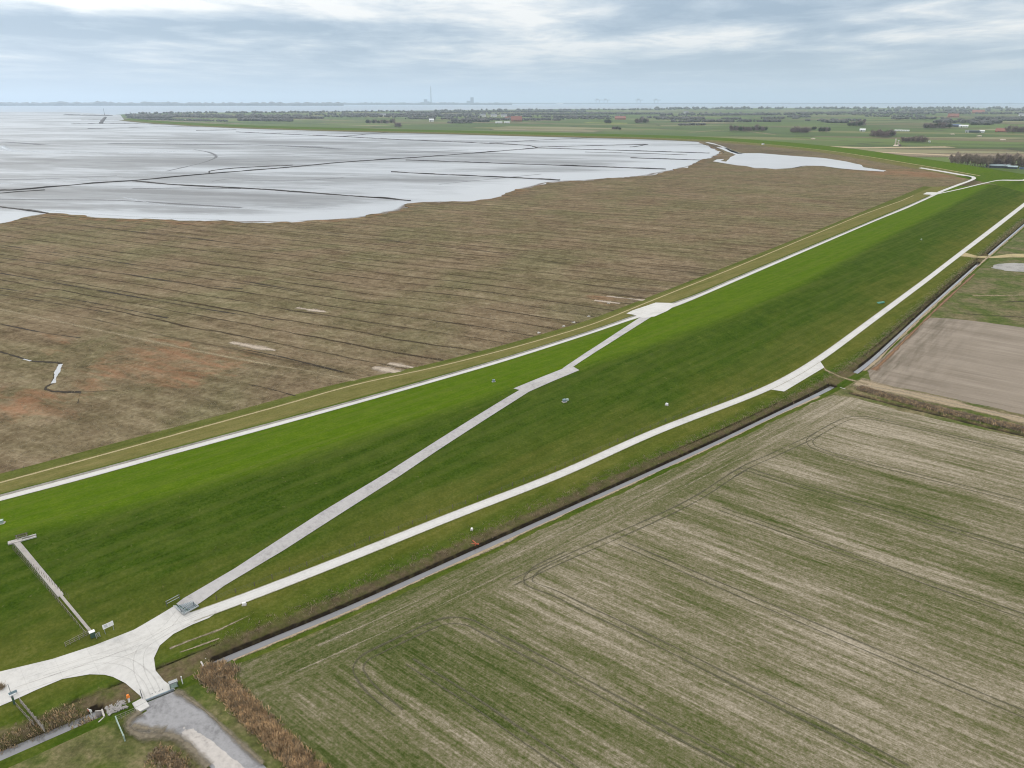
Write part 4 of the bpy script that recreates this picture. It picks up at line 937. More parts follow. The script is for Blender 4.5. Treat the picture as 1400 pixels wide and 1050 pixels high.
# small things on the dike
def boxlet(uv, label, mat='blue_grey', s=1.0, name='inspection_box', cat='box'):
    t = thing(name, label, cat, P3(*uv), RNG.uniform(0, 3))
    part('base', lambda bm: BMbox(bm, (0, 0, .05), (1.25 * s, 1.0 * s, .18)), 'old_concrete', t, .02); part('housing', lambda bm: BMbox(bm, (0, 0, .4 * s), (.8 * s, .6 * s, .6 * s)), mat, t, .04)
    part('lid', lambda bm: BMbox(bm, (0, 0, .74 * s), (.9 * s, .7 * s, .08)), mat, t); return t
boxlet((675, 522), 'grey inspection box on the bright green slope below the seaward road')
t = boxlet((771.5, 549.5), 'grey twin inspection box on the dark slope below the ramp landing', s=1.2)
part('side_unit', lambda bm: BMbox(bm, (1.5, .4, .25), (.9, .8, .6)), 'pale_green', t, .03)
boxlet((1.5, 716), 'pale grey inspection box on the dike crest at the left edge', 'pale_green', 1.2)
boxlet((911.5, 554), 'small white box lying on the dike slope above the inland road', 'white', .9)
boxlet((1259.5, 328), 'small pale box on the far dark slope of the dike', 'pale_green', 1.0)
boxlet((645, 724.5), 'small white marker stone on the berm above the orange inlet', 'white', .6, 'marker_stone', 'marker')
boxlet((334, 828 - 1), 'pale square lid on the olive berm right of the junction', 'white', .7, 'manhole_lid', 'lid')
pg = P3(1204, 414.5); t = thing('water_trough', 'long green trough on the grass slope above the inland road', 'trough', pg, AX + R(-20))
part('tub', lambda bm: [BMbox(bm, (0, s_ * .45, .35), (4.2, .12, .6)) for s_ in (-1, 1)] + [BMbox(bm, (s_ * 2.05, 0, .35), (.12, .8, .6)) for s_ in (-1, 1)], 'teal', t); part('tub_floor', lambda bm: BMbox(bm, (0, 0, .3), (4.0, .78, .4)), 'pale_green', t)
# red-orange inlet in the long ditch
p = W(*(lambda sd: (sd[0], float(L_Wl(sd[0])) + .7))(SD(G(652, 749, -.9)))); t = thing('ditch_inlet', 'red orange pipe frame at the bank of the long ditch', 'inlet', (p[0], p[1], -.6), AX - R(95)); t.scale = (.75, .75, .75)
part('arch', lambda bm: [BMcyl(bm, (x, -.4, 0), (x, .0, 1.2), .12, n=8) for x in (-.8, .8)] + [BMcyl(bm, (-.9, 0, 1.2), (.9, 0, 1.2), .13, n=8)], 'red_orange', t)
part('outfall_pipe', lambda bm: BMcyl(bm, (-.3, -.9, .75), (.9, 1.1, .35), .24, n=12), 'red_orange', t); part('grate', lambda bm: [BMcyl(bm, (-.6 + .3 * k, .9, -.5), (-.6 + .3 * k, .3, .6), .04, n=5) for k in range(5)], 'dark_steel', t)
# stones on the marsh bank
def stone(uv, label, r=.6):
    p = P3(*uv)
    o = part('stone', lambda bm: rocks(bm, 3, r, .5, .4, .2), 'stone'); o.location = p; tag(o, label, 'stone', 'pale stones on the marsh bank'); return o
for uv in ((737, 455.5), (771, 446.5), (784, 441.5), (805, 433), (832, 415)): stone(uv, 'small pale stone heap on the green bank edge of the salt marsh')
# hut on far dike
p = G(1043, 198, 4); t = thing('dike_hut', 'small white hut on the seaward foot of the far dike', 'hut', (p[0], p[1], 4), .4)
part('wall', lambda bm: BMbox(bm, (0, 0, 1.6), (4.5, 3.5, 3.4)), 'white', t); part('roof', lambda bm: BMbox(bm, (0, 0, 3.45), (5, 4, .3)), 'roof_grey', t); part('door', lambda bm: BMbox(bm, (.5, -1.77, 1.1), (1, .06, 2.1)), 'barn_dark', t)

# ------------------------------------------------------------------ groynes
def groyne(pts, label, w=1.6, h=.7):
    w *= 1.35 if w < 1.9 else 1.75; h *= 1.3
    P = resample(smooth_line(gp(pts, ZMUD), 6), 6.0); P = P + RNG.normal(size=P.shape) * .25
    T = np.gradient(P, axis=0); T /= np.linalg.norm(T, axis=1, keepdims=True); N = np.stack([-T[:, 1], T[:, 0]], 1); n = len(P)
    hh = h * (1.05 + .2 * np.convolve(RNG.normal(size=n + 4), np.ones(5) / 2.2, 'valid')[:n]); ww = w * (1 + .3 * np.convolve(RNG.normal(size=n + 4), np.ones(5) / 2.2, 'valid')[:n])
    V = []
    for k in range(n):
        for a, z in ((-.5, -.3), (-.42, .75), (-.1, 1), (.25, .9), (.45, .6), (.5, -.3)): V.append((*(P[k] + N[k] * a * ww[k]), ZMUD + hh[k] * z))
    F = grid_faces(n, 6); F.append(tuple(range(6))); F.append(tuple(range(6 * n - 1, 6 * n - 7, -1)))
    o = from_arrays('brushwood_groyne', V, F, 'brushwood', smooth=False); tag(o, label, 'groyne', 'brushwood groynes on the mudflat'); return o
groyne([(-60,265.5),(0,260.5),(29,259.4),(123,251),(183,247),(286,237.7),(400,228.5),(463,222.5),(550,216.5),(575,215),(660,208.5),(735,202.5)], 'longest dark groyne crossing the mudflat from left rim to the far junction', 1.9, .8)
groyne([(183,247.5),(243,253),(350,258.5),(400,262),(520,271),(560,274.5)], 'dark groyne branching off and meeting the marsh edge at its bulge', 1.9, .8)
groyne([(-30,280),(0,283),(43,288.5),(66,292)], 'short dark groyne at the lower left corner of the mudflat', 1.8, .8)
groyne([(535,235),(600,238.5),(690,242.5),(765,246.5)], 'straight groyne nearest to the stepped marsh edge in mid mudflat', 2.0, .8)
groyne([(555,219),(700,224),(800,227.5),(910,231.5)], 'long straight groyne behind the one at the stepped marsh edge', 2.2, .8)
groyne([(735,202.5),(840,205.5),(970,209.5)], 'groyne running right from the far junction to the marsh tip', 2.4, .8)
groyne([(862,216),(910,217.5),(958,219)], 'short groyne close to the right tip of the mudflat', 2.4, .8)
groyne([(323,180.5),(400,184),(470,187),(545,191),(620,194),(670,196.3),(720,198.8),(735,202.5)], 'dark crooked groyne curving from the far dike down to the junction', 3.2, .9)
groyne([(732,201.3),(800,199.5),(885,197.5)], 'faint groyne rising right from the far junction', 2.4, .7)
groyne([(885,197.5),(872,200),(862,201)], 'tiny hooked groyne end in the far right mudflat', 2.4, .7)
groyne([(670,195.5),(740,191.5),(830,187.8)], 'thin groyne slanting up towards the far dike in the right bay', 2.6, .6)
groyne([(470,186.5),(520,182),(565,179.5)], 'thin groyne slanting up towards the far dike in the middle bay', 3, .7)
groyne([(268,178.7),(323,177.5)], 'short far groyne parallel to the far dike', 3.4, .8)
groyne([(400,226),(330,229.5),(290,233.5),(286,237)], 'thin twin groyne just behind the longest groyne', 1.5, .6)
groyne([(97,169.6),(177,169.2),(300,172.5)], 'far dark groyne at the tip of the headland', 5, 1.4)
groyne([(111,164.2),(177,164.2)], 'farthest short groyne beyond the ramp at the headland', 4, 1.2)
groyne([(120,176),(211,173.8),(303,172.8)], 'long thin groyne in front of the headland', 3, .7)
groyne([(138,168.5),(141,164),(144,160.5)], 'stubby thick groyne crossing between the headland groynes', 8, 2)
groyne([(940,212),(880,210),(800,208)], 'pale groyne between two straight groynes near the marsh tip', 1.6, .5)
groyne([(-20,266),(30,262),(62,260)], 'broken groyne stub beside the left end of the longest groyne', 1.3, .5)
groyne([(92,157.2),(115,157.6),(150,158)], 'long low spit of dark stones at the headland end', 30, 3)
bpt = G(143, 157, 2); t = thing('beacon', 'slender dark navigation beacon at the end of the headland', 'beacon', (bpt[0], bpt[1], .6))
part('mast', lambda bm: BMcyl(bm, (0, 0, 0), (0, 0, 42), 1.6, .8, 8), 'far_dark', t); part('top_mark', lambda bm: BMcyl(bm, (0, 0, 40), (0, 0, 46), 2.4, .4, 8), 'far_dark', t); part('footing', lambda bm: BMcyl(bm, (0, 0, -1), (0, 0, 4), 6, 4, 10), 'rubble', t)

# ------------------------------------------------------------------ trees
def tree_mesh(h, spread, n_twig, shape, seed, twig=.07):
    r = np.random.default_rng(seed); V = []; F = []
    def tube(a, b, ra, rb, n=4):
        a = np.array(a, float); b = np.array(b, float); d = b - a; L = np.linalg.norm(d)
        if L < 1e-4: return
        d /= L; u = np.cross(d, [0, 0, 1.0]) if abs(d[2]) < .95 else np.cross(d, [1.0, 0, 0]); u /= np.linalg.norm(u); w = np.cross(d, u); i = len(V)
        for p, rr in ((a, ra), (b, rb)):
            for k in range(n): q = 2 * math.pi * k / n; V.append(tuple(p + rr * (math.cos(q) * u + math.sin(q) * w)))
        for k in range(n): F.append((i + k, i + (k + 1) % n, i + n + (k + 1) % n, i + n + k))
    TV, TF = [], []
    tr_top = np.array([r.normal() * .3, r.normal() * .3, h * (.9 if shape == 'poplar' else .5)])
    tube((0, 0, -.4), tr_top * .5, .030 * h, .02 * h, 7); tube(tr_top * .5, tr_top, .02 * h, .006 * h, 6)
    TV, TF = list(V), list(F); V.clear(); F.clear()
    ends = []
    nb = 26
    for k in range(nb):
        t = r.uniform(.18, 1.0); base = tr_top * t; a = r.uniform(0, 6.283)
        if shape == 'poplar': l = h * r.uniform(.10, .22) * (1.15 - .6 * t); el = r.uniform(.7, 1.2)
        else: l = h * r.uniform(.25, .48); el = r.uniform(.15, 1.35)
        d = np.array([math.cos(a) * math.cos(el) * spread, math.sin(a) * math.cos(el) * spread, math.sin(el)]); e = base + d * l
        tube(base, e, .008 * h, .003 * h, 4); ends.append((base, e))
        for _ in range(4):
            q = base + (e - base) * r.uniform(.3, 1); d2 = d + r.normal(size=3) * .55; e2 = q + d2 * l * r.uniform(.35, .7); tube(q, e2, .004 * h, .0015 * h, 3); ends.append((q, e2))
    for _ in range(n_twig):
        b, e = ends[int(r.integers(0, len(ends)))]; q = b + (e - b) * r.uniform(.2, 1.05); d = (e - b); d = d / max(np.linalg.norm(d), .01) + r.normal(size=3) * .7 + np.array([0, 0, .25]); l = h * r.uniform(.04, .11)
        e2 = q + d * l; w = r.normal(size=3); w = np.cross(d, w); w = w / max(np.linalg.norm(w), .01) * twig * r.uniform(.6, 1.6); i = len(V)
        V += [tuple(q - w), tuple(q + w), tuple(e2 + w * .4), tuple(e2 - w * .4)]; F.append((i, i + 1, i + 2, i + 3))
    return (TV, TF), (list(V), list(F))
def make_tree(name, label, h, spread, n, shape, seed, mat, twig, group, loc=(0, 0, 0)):
    (tv, tf), (cv, cf) = tree_mesh(h, spread, n, shape, seed, twig)
    t = thing(name, label, 'tree', loc, 0, group)
    from_arrays('trunk', tv, tf, 'bark', parent=t); from_arrays('crown', cv, cf, mat, smooth=False, parent=t); return t
USED = set()
PROTO = {}
def plant(kind, loc, label, group, sc=1.0):
    specs = {'poplar': ('poplar_tree', 13, .8, 1500, 'poplar', 3, 'twigs_grey', .09), 'poplar_b': ('poplar_tree', 12, 1.0, 1500, 'poplar', 9, 'twigs_grey', .09),
             'broad': ('bare_tree', 13, 1.1, 2200, 'broad', 4, 'twigs_purple', .14), 'broad_b': ('bare_tree', 11, 1.2, 2200, 'broad', 5, 'twigs_purple', .14),
             'ever': ('evergreen_tree', 11, .9, 2600, 'broad', 6, 'twigs_green', .28)}
    rz = random.uniform(0, 6.28); s = (sc * random.uniform(.85, 1.15), sc * random.uniform(.85, 1.15), sc * random.uniform(.82, 1.15))
    if kind not in PROTO:
        nm, h, sp, n, sh, seed, mat, tw = specs[kind]; PROTO[kind] = make_tree(nm, label, h, sp, n, sh, seed, mat, tw, group, loc)
        PROTO[kind].rotation_euler = (0, 0, rz); PROTO[kind].scale = s; return PROTO[kind]
    return dup(PROTO[kind], loc, rz, label, group, s)
def cluster(px0, px1, n, kinds, label, group, sc=1.0, depth=25.0):
    a, b = G(*px0), G(*px1); fwd = (a + b) / 2; fwd = fwd / np.linalg.norm(fwd)
    for k in range(n):
        p = a + (b - a) * ((k + random.uniform(.1, .9)) / n) + fwd * random.uniform(0, depth)
        plant(kinds[k % len(kinds)], (p[0], p[1], 0), label, group, sc)
cluster((1298, 226.5), (1352, 229.5), 20, ['poplar', 'poplar_b'], 'slim leafless tree of the grey row left of the low sheds', 'slim trees left of the sheds', 1.4, 14)
cluster((1352, 229), (1386, 229), 14, ['poplar_b', 'poplar', 'broad_b'], 'leafless tree standing right behind the low grey sheds', 'trees behind the sheds', 1.5, 16)
cluster((1388, 229), (1440, 230), 12, ['poplar', 'broad_b'], 'leafless pale tree beyond the sheds at the right rim', 'trees at the right rim', 1.25, 20)
cluster((1192, 188), (1222, 188.5), 14, ['broad', 'broad_b', 'ever'], 'bare purple brown tree of the grove left of the pale towers', 'grove left of the pale towers', 1.35, 70)
cluster((1233, 194.5), (1268, 195.5), 14, ['broad', 'poplar_b', 'broad_b'], 'bare tree of the dense row right of the pale towers', 'row right of the pale towers', 1.05, 20)
cluster((996, 180), (1048, 180), 18, ['broad', 'broad_b', 'ever'], 'bare dark tree of the wooded farmyard left on the green plain', 'wooded farmyard on the plain', 1.35, 60)
cluster((1081, 182), (1106, 182), 10, ['broad_b', 'broad'], 'bare dark tree of the farm grove in the plain centre', 'farm grove in the plain', 1.35, 50)
cluster((1120, 181), (1133, 181), 5, ['ever', 'broad'], 'dark tree of the little clump right of the farm grove', 'little clump right of the grove', 1.2, 40)
cluster((836, 177.5), (849, 177.8), 6, ['broad_b', 'ever'], 'dark bush tree of the small clump inside the far dike', 'small clump inside the far dike', .9, 40)
cluster((1110, 178.2), (1114, 178.2), 2, ['ever'], 'dark round tree between two groves on the plain', 'pair between the groves', 1.0, 30)
cluster((1160, 173), (1180, 173.2), 8, ['ever', 'broad'], 'dark tree of the hedge row beside the white far farm', 'hedge row by the white farm', 1.5, 60)
cluster((1262, 176), (1300, 176), 12, ['broad', 'ever'], 'blue hazed tree of the belt behind the dark barn', 'belt behind the dark barn', 1.5, 80)
cluster((1376, 182), (1425, 182.5), 12, ['broad', 'broad_b'], 'bare tree of the grove beside the red roofed farm at right', 'grove by the red roofed farm', 1.5, 60)
cluster((869, 169), (886, 169), 6, ['ever', 'broad'], 'dark tree of the far clump right of the yellow field', 'clump right of the yellow field', 1.7, 60)
cluster((828, 169.5), (836, 169.5), 3, ['ever'], 'dark tree standing in the yellow field', 'trees in the yellow field', 1.6, 40)
cluster((540, 174.5), (548, 174.5), 3, ['broad'], 'small dark tree behind the far dike beside the long white barn', 'trees by the long barn', 1.3, 40)
cluster((500, 169.5), (540, 169.5), 10, ['ever', 'broad'], 'dark tree of the long far hedge at left centre', 'far hedge at left centre', 1.4, 70)
cluster((1230, 200.5), (1231, 200.5), 1, ['broad_b'], 'low bare tree close beside the pale towers', 'tree by the towers', .5, 2)

# woods (far masses)
ICO = None
def wood(pts, h, depth, dens, mat='wood_mass', name='woodland', solid=False):
    global ICO
    if ICO is None:
        bm = bmesh.new(); bmesh.ops.create_icosphere(bm, subdivisions=1, radius=1); ICO = (np.array([v.co[:] for v in bm.verts]), [tuple(v.index for v in f.verts) for f in bm.faces]); bm.free()
    P = resample(gp(pts), dens); V = []; F = []
    h *= 1.05
    for p in P:
        fw = p / np.linalg.norm(p)
        if not solid and RNG.uniform() < .18: continue
        for _ in range(5):
            q = p + fw * RNG.uniform(0, depth) + RNG.normal(size=2) * dens * .5; hh = h * RNG.uniform(.45, 1.1); r = hh * RNG.uniform(.5, 1.0)
            X = ICO[0] * np.array([r, r, hh * .55]) * (1 + RNG.normal(size=(len(ICO[0]), 1)) * .16); i = len(V)
            V += [(q[0] + a, q[1] + b, hh * .45 + c) for a, b, c in X]; F += [tuple(i + k for k in f) for f in ICO[1]]
    o = from_arrays(name, V, F, mat, smooth=False); struct(o, 'stuff')
wood([(1040,162.5),(1090,162.5)], 13, 150, 22); wood([(1215,163.5),(1300,163.3)], 14, 150, 22); wood([(1340,163),(1500,163)], 14, 150, 22)
wood([(900,158.5),(1020,158),(1200,157),(1330,156.5),(1500,156)], 18, 500, 40)
wood([(920,167),(960,167),(1000,167.3)], 13, 120, 16); wood([(1010,166.8),(1064,167.2)], 14, 120, 16); wood([(1080,160.5),(1105,160.5)], 14, 120, 18)
wood([(640,164.5),(700,165),(765,165)], 14, 260, 18); wood([(690,160),(770,160.5),(850,161)], 13, 250, 24)
wood([(450,160.5),(560,160.5),(660,161)], 14, 400, 30); wood([(180,158.6),(300,159),(420,160)], 15, 350, 32); wood([(185,163.8),(240,164.8),(310,166.5)], 9, 120, 18)
wood([(170,156.6),(260,155.6),(400,154.6),(560,153.4)], 16, 500, 50); wood([(600,153),(760,151.5),(900,150.6)], 20, 800, 70)
wood([(900,150.4),(1050,149.4),(1250,149.6),(1500,150)], 30, 1500, 90); wood([(1180,153),(1300,152.5),(1500,152)], 24, 900, 70)
wood([(1100,165.5),(1180,165.2)], 11, 90, 26); wood([(880,161.5),(940,161.3)], 12, 150, 30); wood([(1190,159.8),(1260,160)], 13, 160, 30); wood([(430,157.5),(560,157),(700,157),(860,156)], 15, 400, 36); wood([(560,163),(620,163.5)], 12, 150, 18)
land_strip([(190,163.5),(260,166.5),(330,169)], 60, 'brown_strip', .06); land_strip([(200,160.2),(330,161.5),(460,163)], 160, 'brown_strip', .07); land_strip([(380,167),(480,169),(600,171)], 60, 'tan_path', .06); land_strip([(480,164.5),(600,165.5),(640,166)], 90, 'green_strip', .06); land_strip([(880,172.5),(960,174),(1080,175.5)], 60, 'green_strip', .06); land_strip([(1120,176),(1250,184),(1330,188)], 40, 'green_strip', .09)
for q_ in ([(186,159.8),(260,160.6),(340,161.6),(440,162.6)], [(176,161.5),(230,162)], [(330,165.5),(400,166.5)], [(470,158.5),(560,158.2),(640,158.5)], [(690,157.2),(800,156.6),(900,156.4)], [(560,154.6),(680,153.6),(800,153)], [(900,163.6),(960,163.8)], [(760,161.2),(820,161.4)], [(620,166.5),(668,166.8)], [(960,158),(1060,157.6)], [(1090,155.5),(1220,154.8),(1320,154.6)], [(1130,168.2),(1158,168.4)], [(1330,170.8),(1352,171)]): wood(q_, 15, 140, 15, solid=True)
wood([(990,163.5),(1010,163.5)], 12, 100, 16); wood([(770,163),(800,163),(830,163.5)], 10, 150, 20); wood([(930,171.5),(965,171.5)], 9, 60, 12); wood([(610,168.6),(650,168.8)], 8, 60, 12)
wood([(1280,168.5),(1320,168.5),(1365,169)], 20, 200, 18); wood([(1375,165.5),(1420,165.5)], 16, 150, 18)

# ------------------------------------------------------------------ buildings
def house(name, label, uv, L, Wd, hw, hr, rz, wall='brick', roof='roof_red', cat='house', group=None, chimney=True, z=0):
    p = G(*uv, z); t = thing(name, label, cat, (p[0], p[1], z), rz, group)
    w = part('wall', lambda bm: BMbox(bm, (0, 0, hw / 2), (L, Wd, hw)), wall, t)
    def rf(bm):
        o = .5; vs = [bm.verts.new(c) for c in ((-L/2-o, -Wd/2-o, hw-.1), (L/2+o, -Wd/2-o, hw-.1), (L/2+o, Wd/2+o, hw-.1), (-L/2-o, Wd/2+o, hw-.1), (-L/2-o, 0, hw+hr), (L/2+o, 0, hw+hr))]
        for f in ((0, 1, 5, 4), (2, 3, 4, 5), (1, 2, 5), (3, 0, 4), (3, 2, 1, 0)): bm.faces.new([vs[k] for k in f])
    r = part('roof', rf, roof, t)
    if chimney: part('chimney', lambda bm: BMbox(bm, (L * .3, 0, hw + hr + .3), (.9, .9, 1.8)), 'brick', r)
    part('door', lambda bm: BMbox(bm, (-L * .2, -Wd / 2 - .03, hw * .38), (min(3, L * .12 + .6), .08, hw * .76)), 'barn_dark', t)
    for k in range(3): part('window', lambda bm: BMbox(bm, (L * (-.02 + .17 * k), -Wd / 2 - .03, hw * .55), (L * .07, .08, hw * .35)), 'pane', t)
    return t
def front(uv): p = G(*uv); return math.atan2(p[1], p[0]) - math.pi / 2
house('shed', 'long low shed with pale teal roof in front of the bare trees', (1366, 229.5), 26, 9, 3.2, 2.2, front((1366,229)) + .05, 'barn_dark', 'roof_teal', 'shed', chimney=False)
house('shed', 'smaller low shed with pale roof right of the long teal shed', (1384, 230.5), 12, 8, 2.6, 1.8, front((1384,229)), 'barn_dark', 'roof_teal', 'shed', chimney=False)
house('shed', 'small white walled shed left of the long teal shed', (1350, 228.5), 5, 4, 2.6, 1.2, front((1350,228)), 'barn_white', 'roof_grey', 'shed', chimney=False)
t = thing('container', 'dark blue storage container at the right rim beside the sheds', 'container', (*G(1398, 231.5), 0), front((1398,230)) + .1)
part('container_body', lambda bm: BMbox(bm, (0, 0, 1.4), (9, 2.8, 2.8)), 'blue', t); part('container_door', lambda bm: BMbox(bm, (-4.53, 0, 1.4), (.06, 2.5, 2.5)), 'steel', t); part('rib', lambda bm: [BMbox(bm, (-4 + k, -1.43, 1.4), (.2, .06, 2.6)) for k in range(9)], 'blue_grey', t)
house('farmhouse', 'large barn farm with bright red roof at far right on the plain', (1369, 180.5), 34, 16, 4, 8, front((1369,180)) - .2, 'brick', 'roof_red', 'farm')
house('farmhouse', 'red roofed farm above the blue woods in the right distance', (1303, 160.5), 60, 30, 8, 15, front((1303,160)) + .2, 'brick', 'roof_red', 'farm')
house('farmhouse', 'far red roofed farm at the upper right near the skyline woods', (1337, 155), 90, 45, 10, 18, front((1337,155)), 'brick', 'roof_red', 'farm')
house('farmhouse', 'red roofed farm in the middle of the village wood', (706, 166), 55, 30, 9, 16, front((706,166)) + .1, 'brick', 'roof_red', 'farm')
house('farmhouse', 'small red farm left of the big red village farm', (694, 163.2), 30, 20, 6, 9, front((694,163)), 'brick', 'roof_red', 'farm')
house('farmhouse', 'brownish red farm right of the yellow field', (848, 163.5), 60, 30, 8, 10, front((848,163)), 'brick', 'roof_red', 'farm')
house('barn', 'white barn with pale roof below the blue woods at right', (1317, 174), 32, 14, 5, 4, front((1317,174)), 'barn_white', 'barn_white', 'barn', chimney=False)
house('barn', 'white barn right of the long dark shed on the plain', (1342, 181.3), 15, 10, 5, 3, front((1342,181)), 'barn_white', 'barn_white', 'barn', chimney=False)
house('barn', 'white gabled barn left of the long dark shed on the plain', (1323, 181), 16, 9, 4, 3, front((1323,181)), 'barn_white', 'roof_grey', 'barn', chimney=False)
house('barn', 'long dark shed between two white barns on the plain', (1332, 181.2), 30, 12, 4, 3, front((1332,181)), 'barn_dark', 'barn_dark', 'barn', chimney=False)
house('barn', 'blue roofed dark barn at the edge of the right woods', (1301, 173.3), 60, 22, 6, 5, front((1301,173)), 'barn_dark', 'blue', 'barn', chimney=False)
house('barn', 'small white farm building left of the purple grove', (1179, 179.5), 18, 12, 5, 4, front((1179,179)), 'barn_white', 'barn_white', 'barn', chimney=False)
house('barn', 'long flat white greenhouse behind the pale towers', (1233, 179.3), 45, 12, 3, 1.5, front((1233,179)), 'barn_white', 'barn_white', 'barn', chimney=False)
house('barn', 'tiny white shed at the right end of the dense tree row', (1270.5, 194.8), 4.5, 4, 3, 1, front((1270,194)), 'barn_white', 'barn_white', 'barn', chimney=False)
house('barn', 'white house standing alone at left centre behind the far dike', (590, 166.2), 24, 18, 8, 6, front((590,166)), 'barn_white', 'barn_white', 'barn')
house('barn', 'left one of two long white barns below the village wood', (682, 168.4), 32, 12, 4, 3, front((682,168)), 'barn_white', 'barn_white', 'barn', chimney=False)
house('barn', 'right one of two long white barns below the village wood', (693, 168.4), 26, 12, 4, 3, front((693,168)), 'barn_white', 'barn_white', 'barn', chimney=False)
for u, v, lab in ((660, 159.6, 'leftmost white house along the top of the village wood'), (675, 159.6, 'middle white house along the top of the village wood'), (689, 160, 'rightmost white house along the top of the village wood'), (524, 158.8, 'white house group in the far left woods'), (938, 155.3, 'small white house on the far green plain'), (1397, 158.5, 'pale house at the right rim near the skyline')):
    house('house', lab, (u, v), 40, 26, 10, 9, front((u, v)), 'barn_white', 'roof_grey')
# pale twin tower structure beside the hedge
p = G(1226, 199.5); t = thing('pale_tower', 'pair of pale beige concrete towers on a sandy mound beside the trees', 'tower', (p[0], p[1], 0), front((1226,199)))
part('mound', lambda bm: BMcyl(bm, (0, 0, -.5), (0, 0, 2.2), 9, 4.5, 14), 'sand' if False else 'beige', t)
for x, h_ in ((-3.6, 14), (2.2, 11)): 
    c = part('tower_shaft', lambda bm: BMcyl(bm, (x, 0, 0), (x, 0, h_), 1.7, 1.2, 10), 'beige', t); part('tower_cap', lambda bm: BMbox(bm, (x - .3, 0, h_ + .6), (3.6, 2.4, 1.4)), 'barn_white', c)
part('link_bridge', lambda bm: BMbox(bm, (-.7, 0, 8), (4.6, 1.2, 1.0)), 'beige', t); part('brace', lambda bm: BMcyl(bm, (2.6, 0, 7), (7, 0, 1), .6), 'beige', t)
# debris dots on the plain
for u, v, lab in ((1302, 184, 'pale stack of bales on the green plain below the barns'), (1338, 186.5, 'light bale stack right on the green plain'), (1371, 191.5, 'pale heap beside the light field road at right'), (1111, 190, 'sandy heap on the plain below the farm grove')):
    p = G(u, v); o = part('heap', lambda bm: rocks(bm, 14, 2.6, 4.5, 3, .8), 'beige'); o.location = (p[0], p[1], 0); tag(o, lab, 'heap')

# ------------------------------------------------------------------ far shore and its plant
def shore(u0, u1, vb, h0, seed):
    P = resample(gp([(u0, vb), ((u0 + u1) / 2, vb), (u1, vb)]), 60.0); r = np.random.default_rng(seed); n = len(P); V = []
    h = h0 * (.8 + .09 * np.convolve(r.normal(size=n + 6), np.ones(7) / 2.6, 'valid')[:n] + .10 * r.normal(size=n)); h = np.clip(h, h0 * .25, h0 * 1.5)
    for k in range(n):
        fw = P[k] / np.linalg.norm(P[k])
        for a, z in ((0, -1), (20, .6), (120, 1), (700, .9), (900, -.1)): V.append((*(P[k] + fw * a), max(-1, h[k] * z)))
    return from_arrays('far_shore', V, grid_faces(n, 5), 'wood_mass', smooth=False)
struct(shore(-500, 470, 144.6, 92, 1)); struct(shore(460, 700, 143.4, 70, 2)); struct(shore(690, 1480, 142.2, 42, 5))
def chim(uv, h, label):
    p = G(*uv); t = thing('chimney', label, 'chimney', (p[0], p[1], 0))
    part('shaft', lambda bm: BMcyl(bm, (0, 0, 0), (0, 0, h), 22, 13, 14), 'far_grey', t); part('band', lambda bm: [BMcyl(bm, (0, 0, h * (.86 - .12 * k)), (0, 0, h * (.91 - .12 * k)), 15.6 + 1.2 * k, 15.0 + 1.2 * k, 14) for k in range(2)], 'far_dark', t); part('base', lambda bm: BMbox(bm, (0, 0, 30), (90, 60, 60)), 'far_grey', t)
chim((589.6, 142.6), 575, 'tall slender power station chimney on the far shore')
def block(name, uv, parts_, label, cat='industrial building', mat='far_grey'):
    p = G(*uv); t = thing(name, label, cat, (p[0], p[1], 0), front(uv))
    for nm, c, s_, m_ in parts_: part(nm, lambda bm: BMbox(bm, c, s_), m_, t)
block('power_station', (582, 142.6), [('boiler_house', (0, 0, 80), (120, 80, 160), 'far_grey'), ('turbine_hall', (-110, 0, 35), (110, 90, 70), 'far_grey'), ('annex', (90, 0, 45), (80, 60, 90), 'far_dark')], 'grey power station block left of the tall chimney')
block('power_station', (645.5, 142.6), [('boiler_house', (0, 0, 110), (110, 80, 220), 'far_dark'), ('turbine_hall', (-120, 0, 55), (130, 90, 110), 'far_grey'), ('annex', (-230, 0, 25), (110, 60, 50), 'far_grey')], 'dark stepped power station block right of the tall chimney')
for uv, lab, r_, h_ in (((598.5, 142.4), 'bright white storage tank beside the tall far chimney', 75, 55), ((64, 143), 'left one of two white tanks on the far left shore', 85, 60), ((79, 143), 'right one of two white tanks on the far left shore', 85, 60), ((765, 142.4), 'pale flat tank on the far shore at centre', 120, 35)):
    p = G(*uv); t = thing('storage_tank', lab, 'tank', (p[0], p[1], 0)); part('shell', lambda bm: BMcyl(bm, (0, 0, 0), (0, 0, h_), r_, n=20), 'white', t); part('dome', lambda bm: BMcyl(bm, (0, 0, h_), (0, 0, h_ * 1.2), r_, r_ * .2, n=20), 'white', t)
def crane(u, v, label, sc=1.0):
    p = G(u, v); t = thing('harbour_crane', label, 'crane', (p[0], p[1], 0), front((u, v))); t.scale = (sc, sc, sc)
    for x in (-70, 70): part('crane_leg', lambda bm: BMbox(bm, (x, 0, 70), (26, 30, 140)), 'far_grey', t)
    part('crane_beam', lambda bm: BMbox(bm, (20, 0, 150), (330, 30, 26)), 'far_grey', t); part('crane_cab', lambda bm: BMbox(bm, (-20, 0, 182), (110, 34, 44)), 'far_grey', t)
for u, lab in ((817, 'leftmost pale harbour crane on the far skyline'), (828, 'second pale harbour crane, right beside the leftmost one'), (873, 'left crane of the right hand skyline pair'), (897, 'right crane of the right hand skyline pair')): crane(u, 142.0, lab, .95)

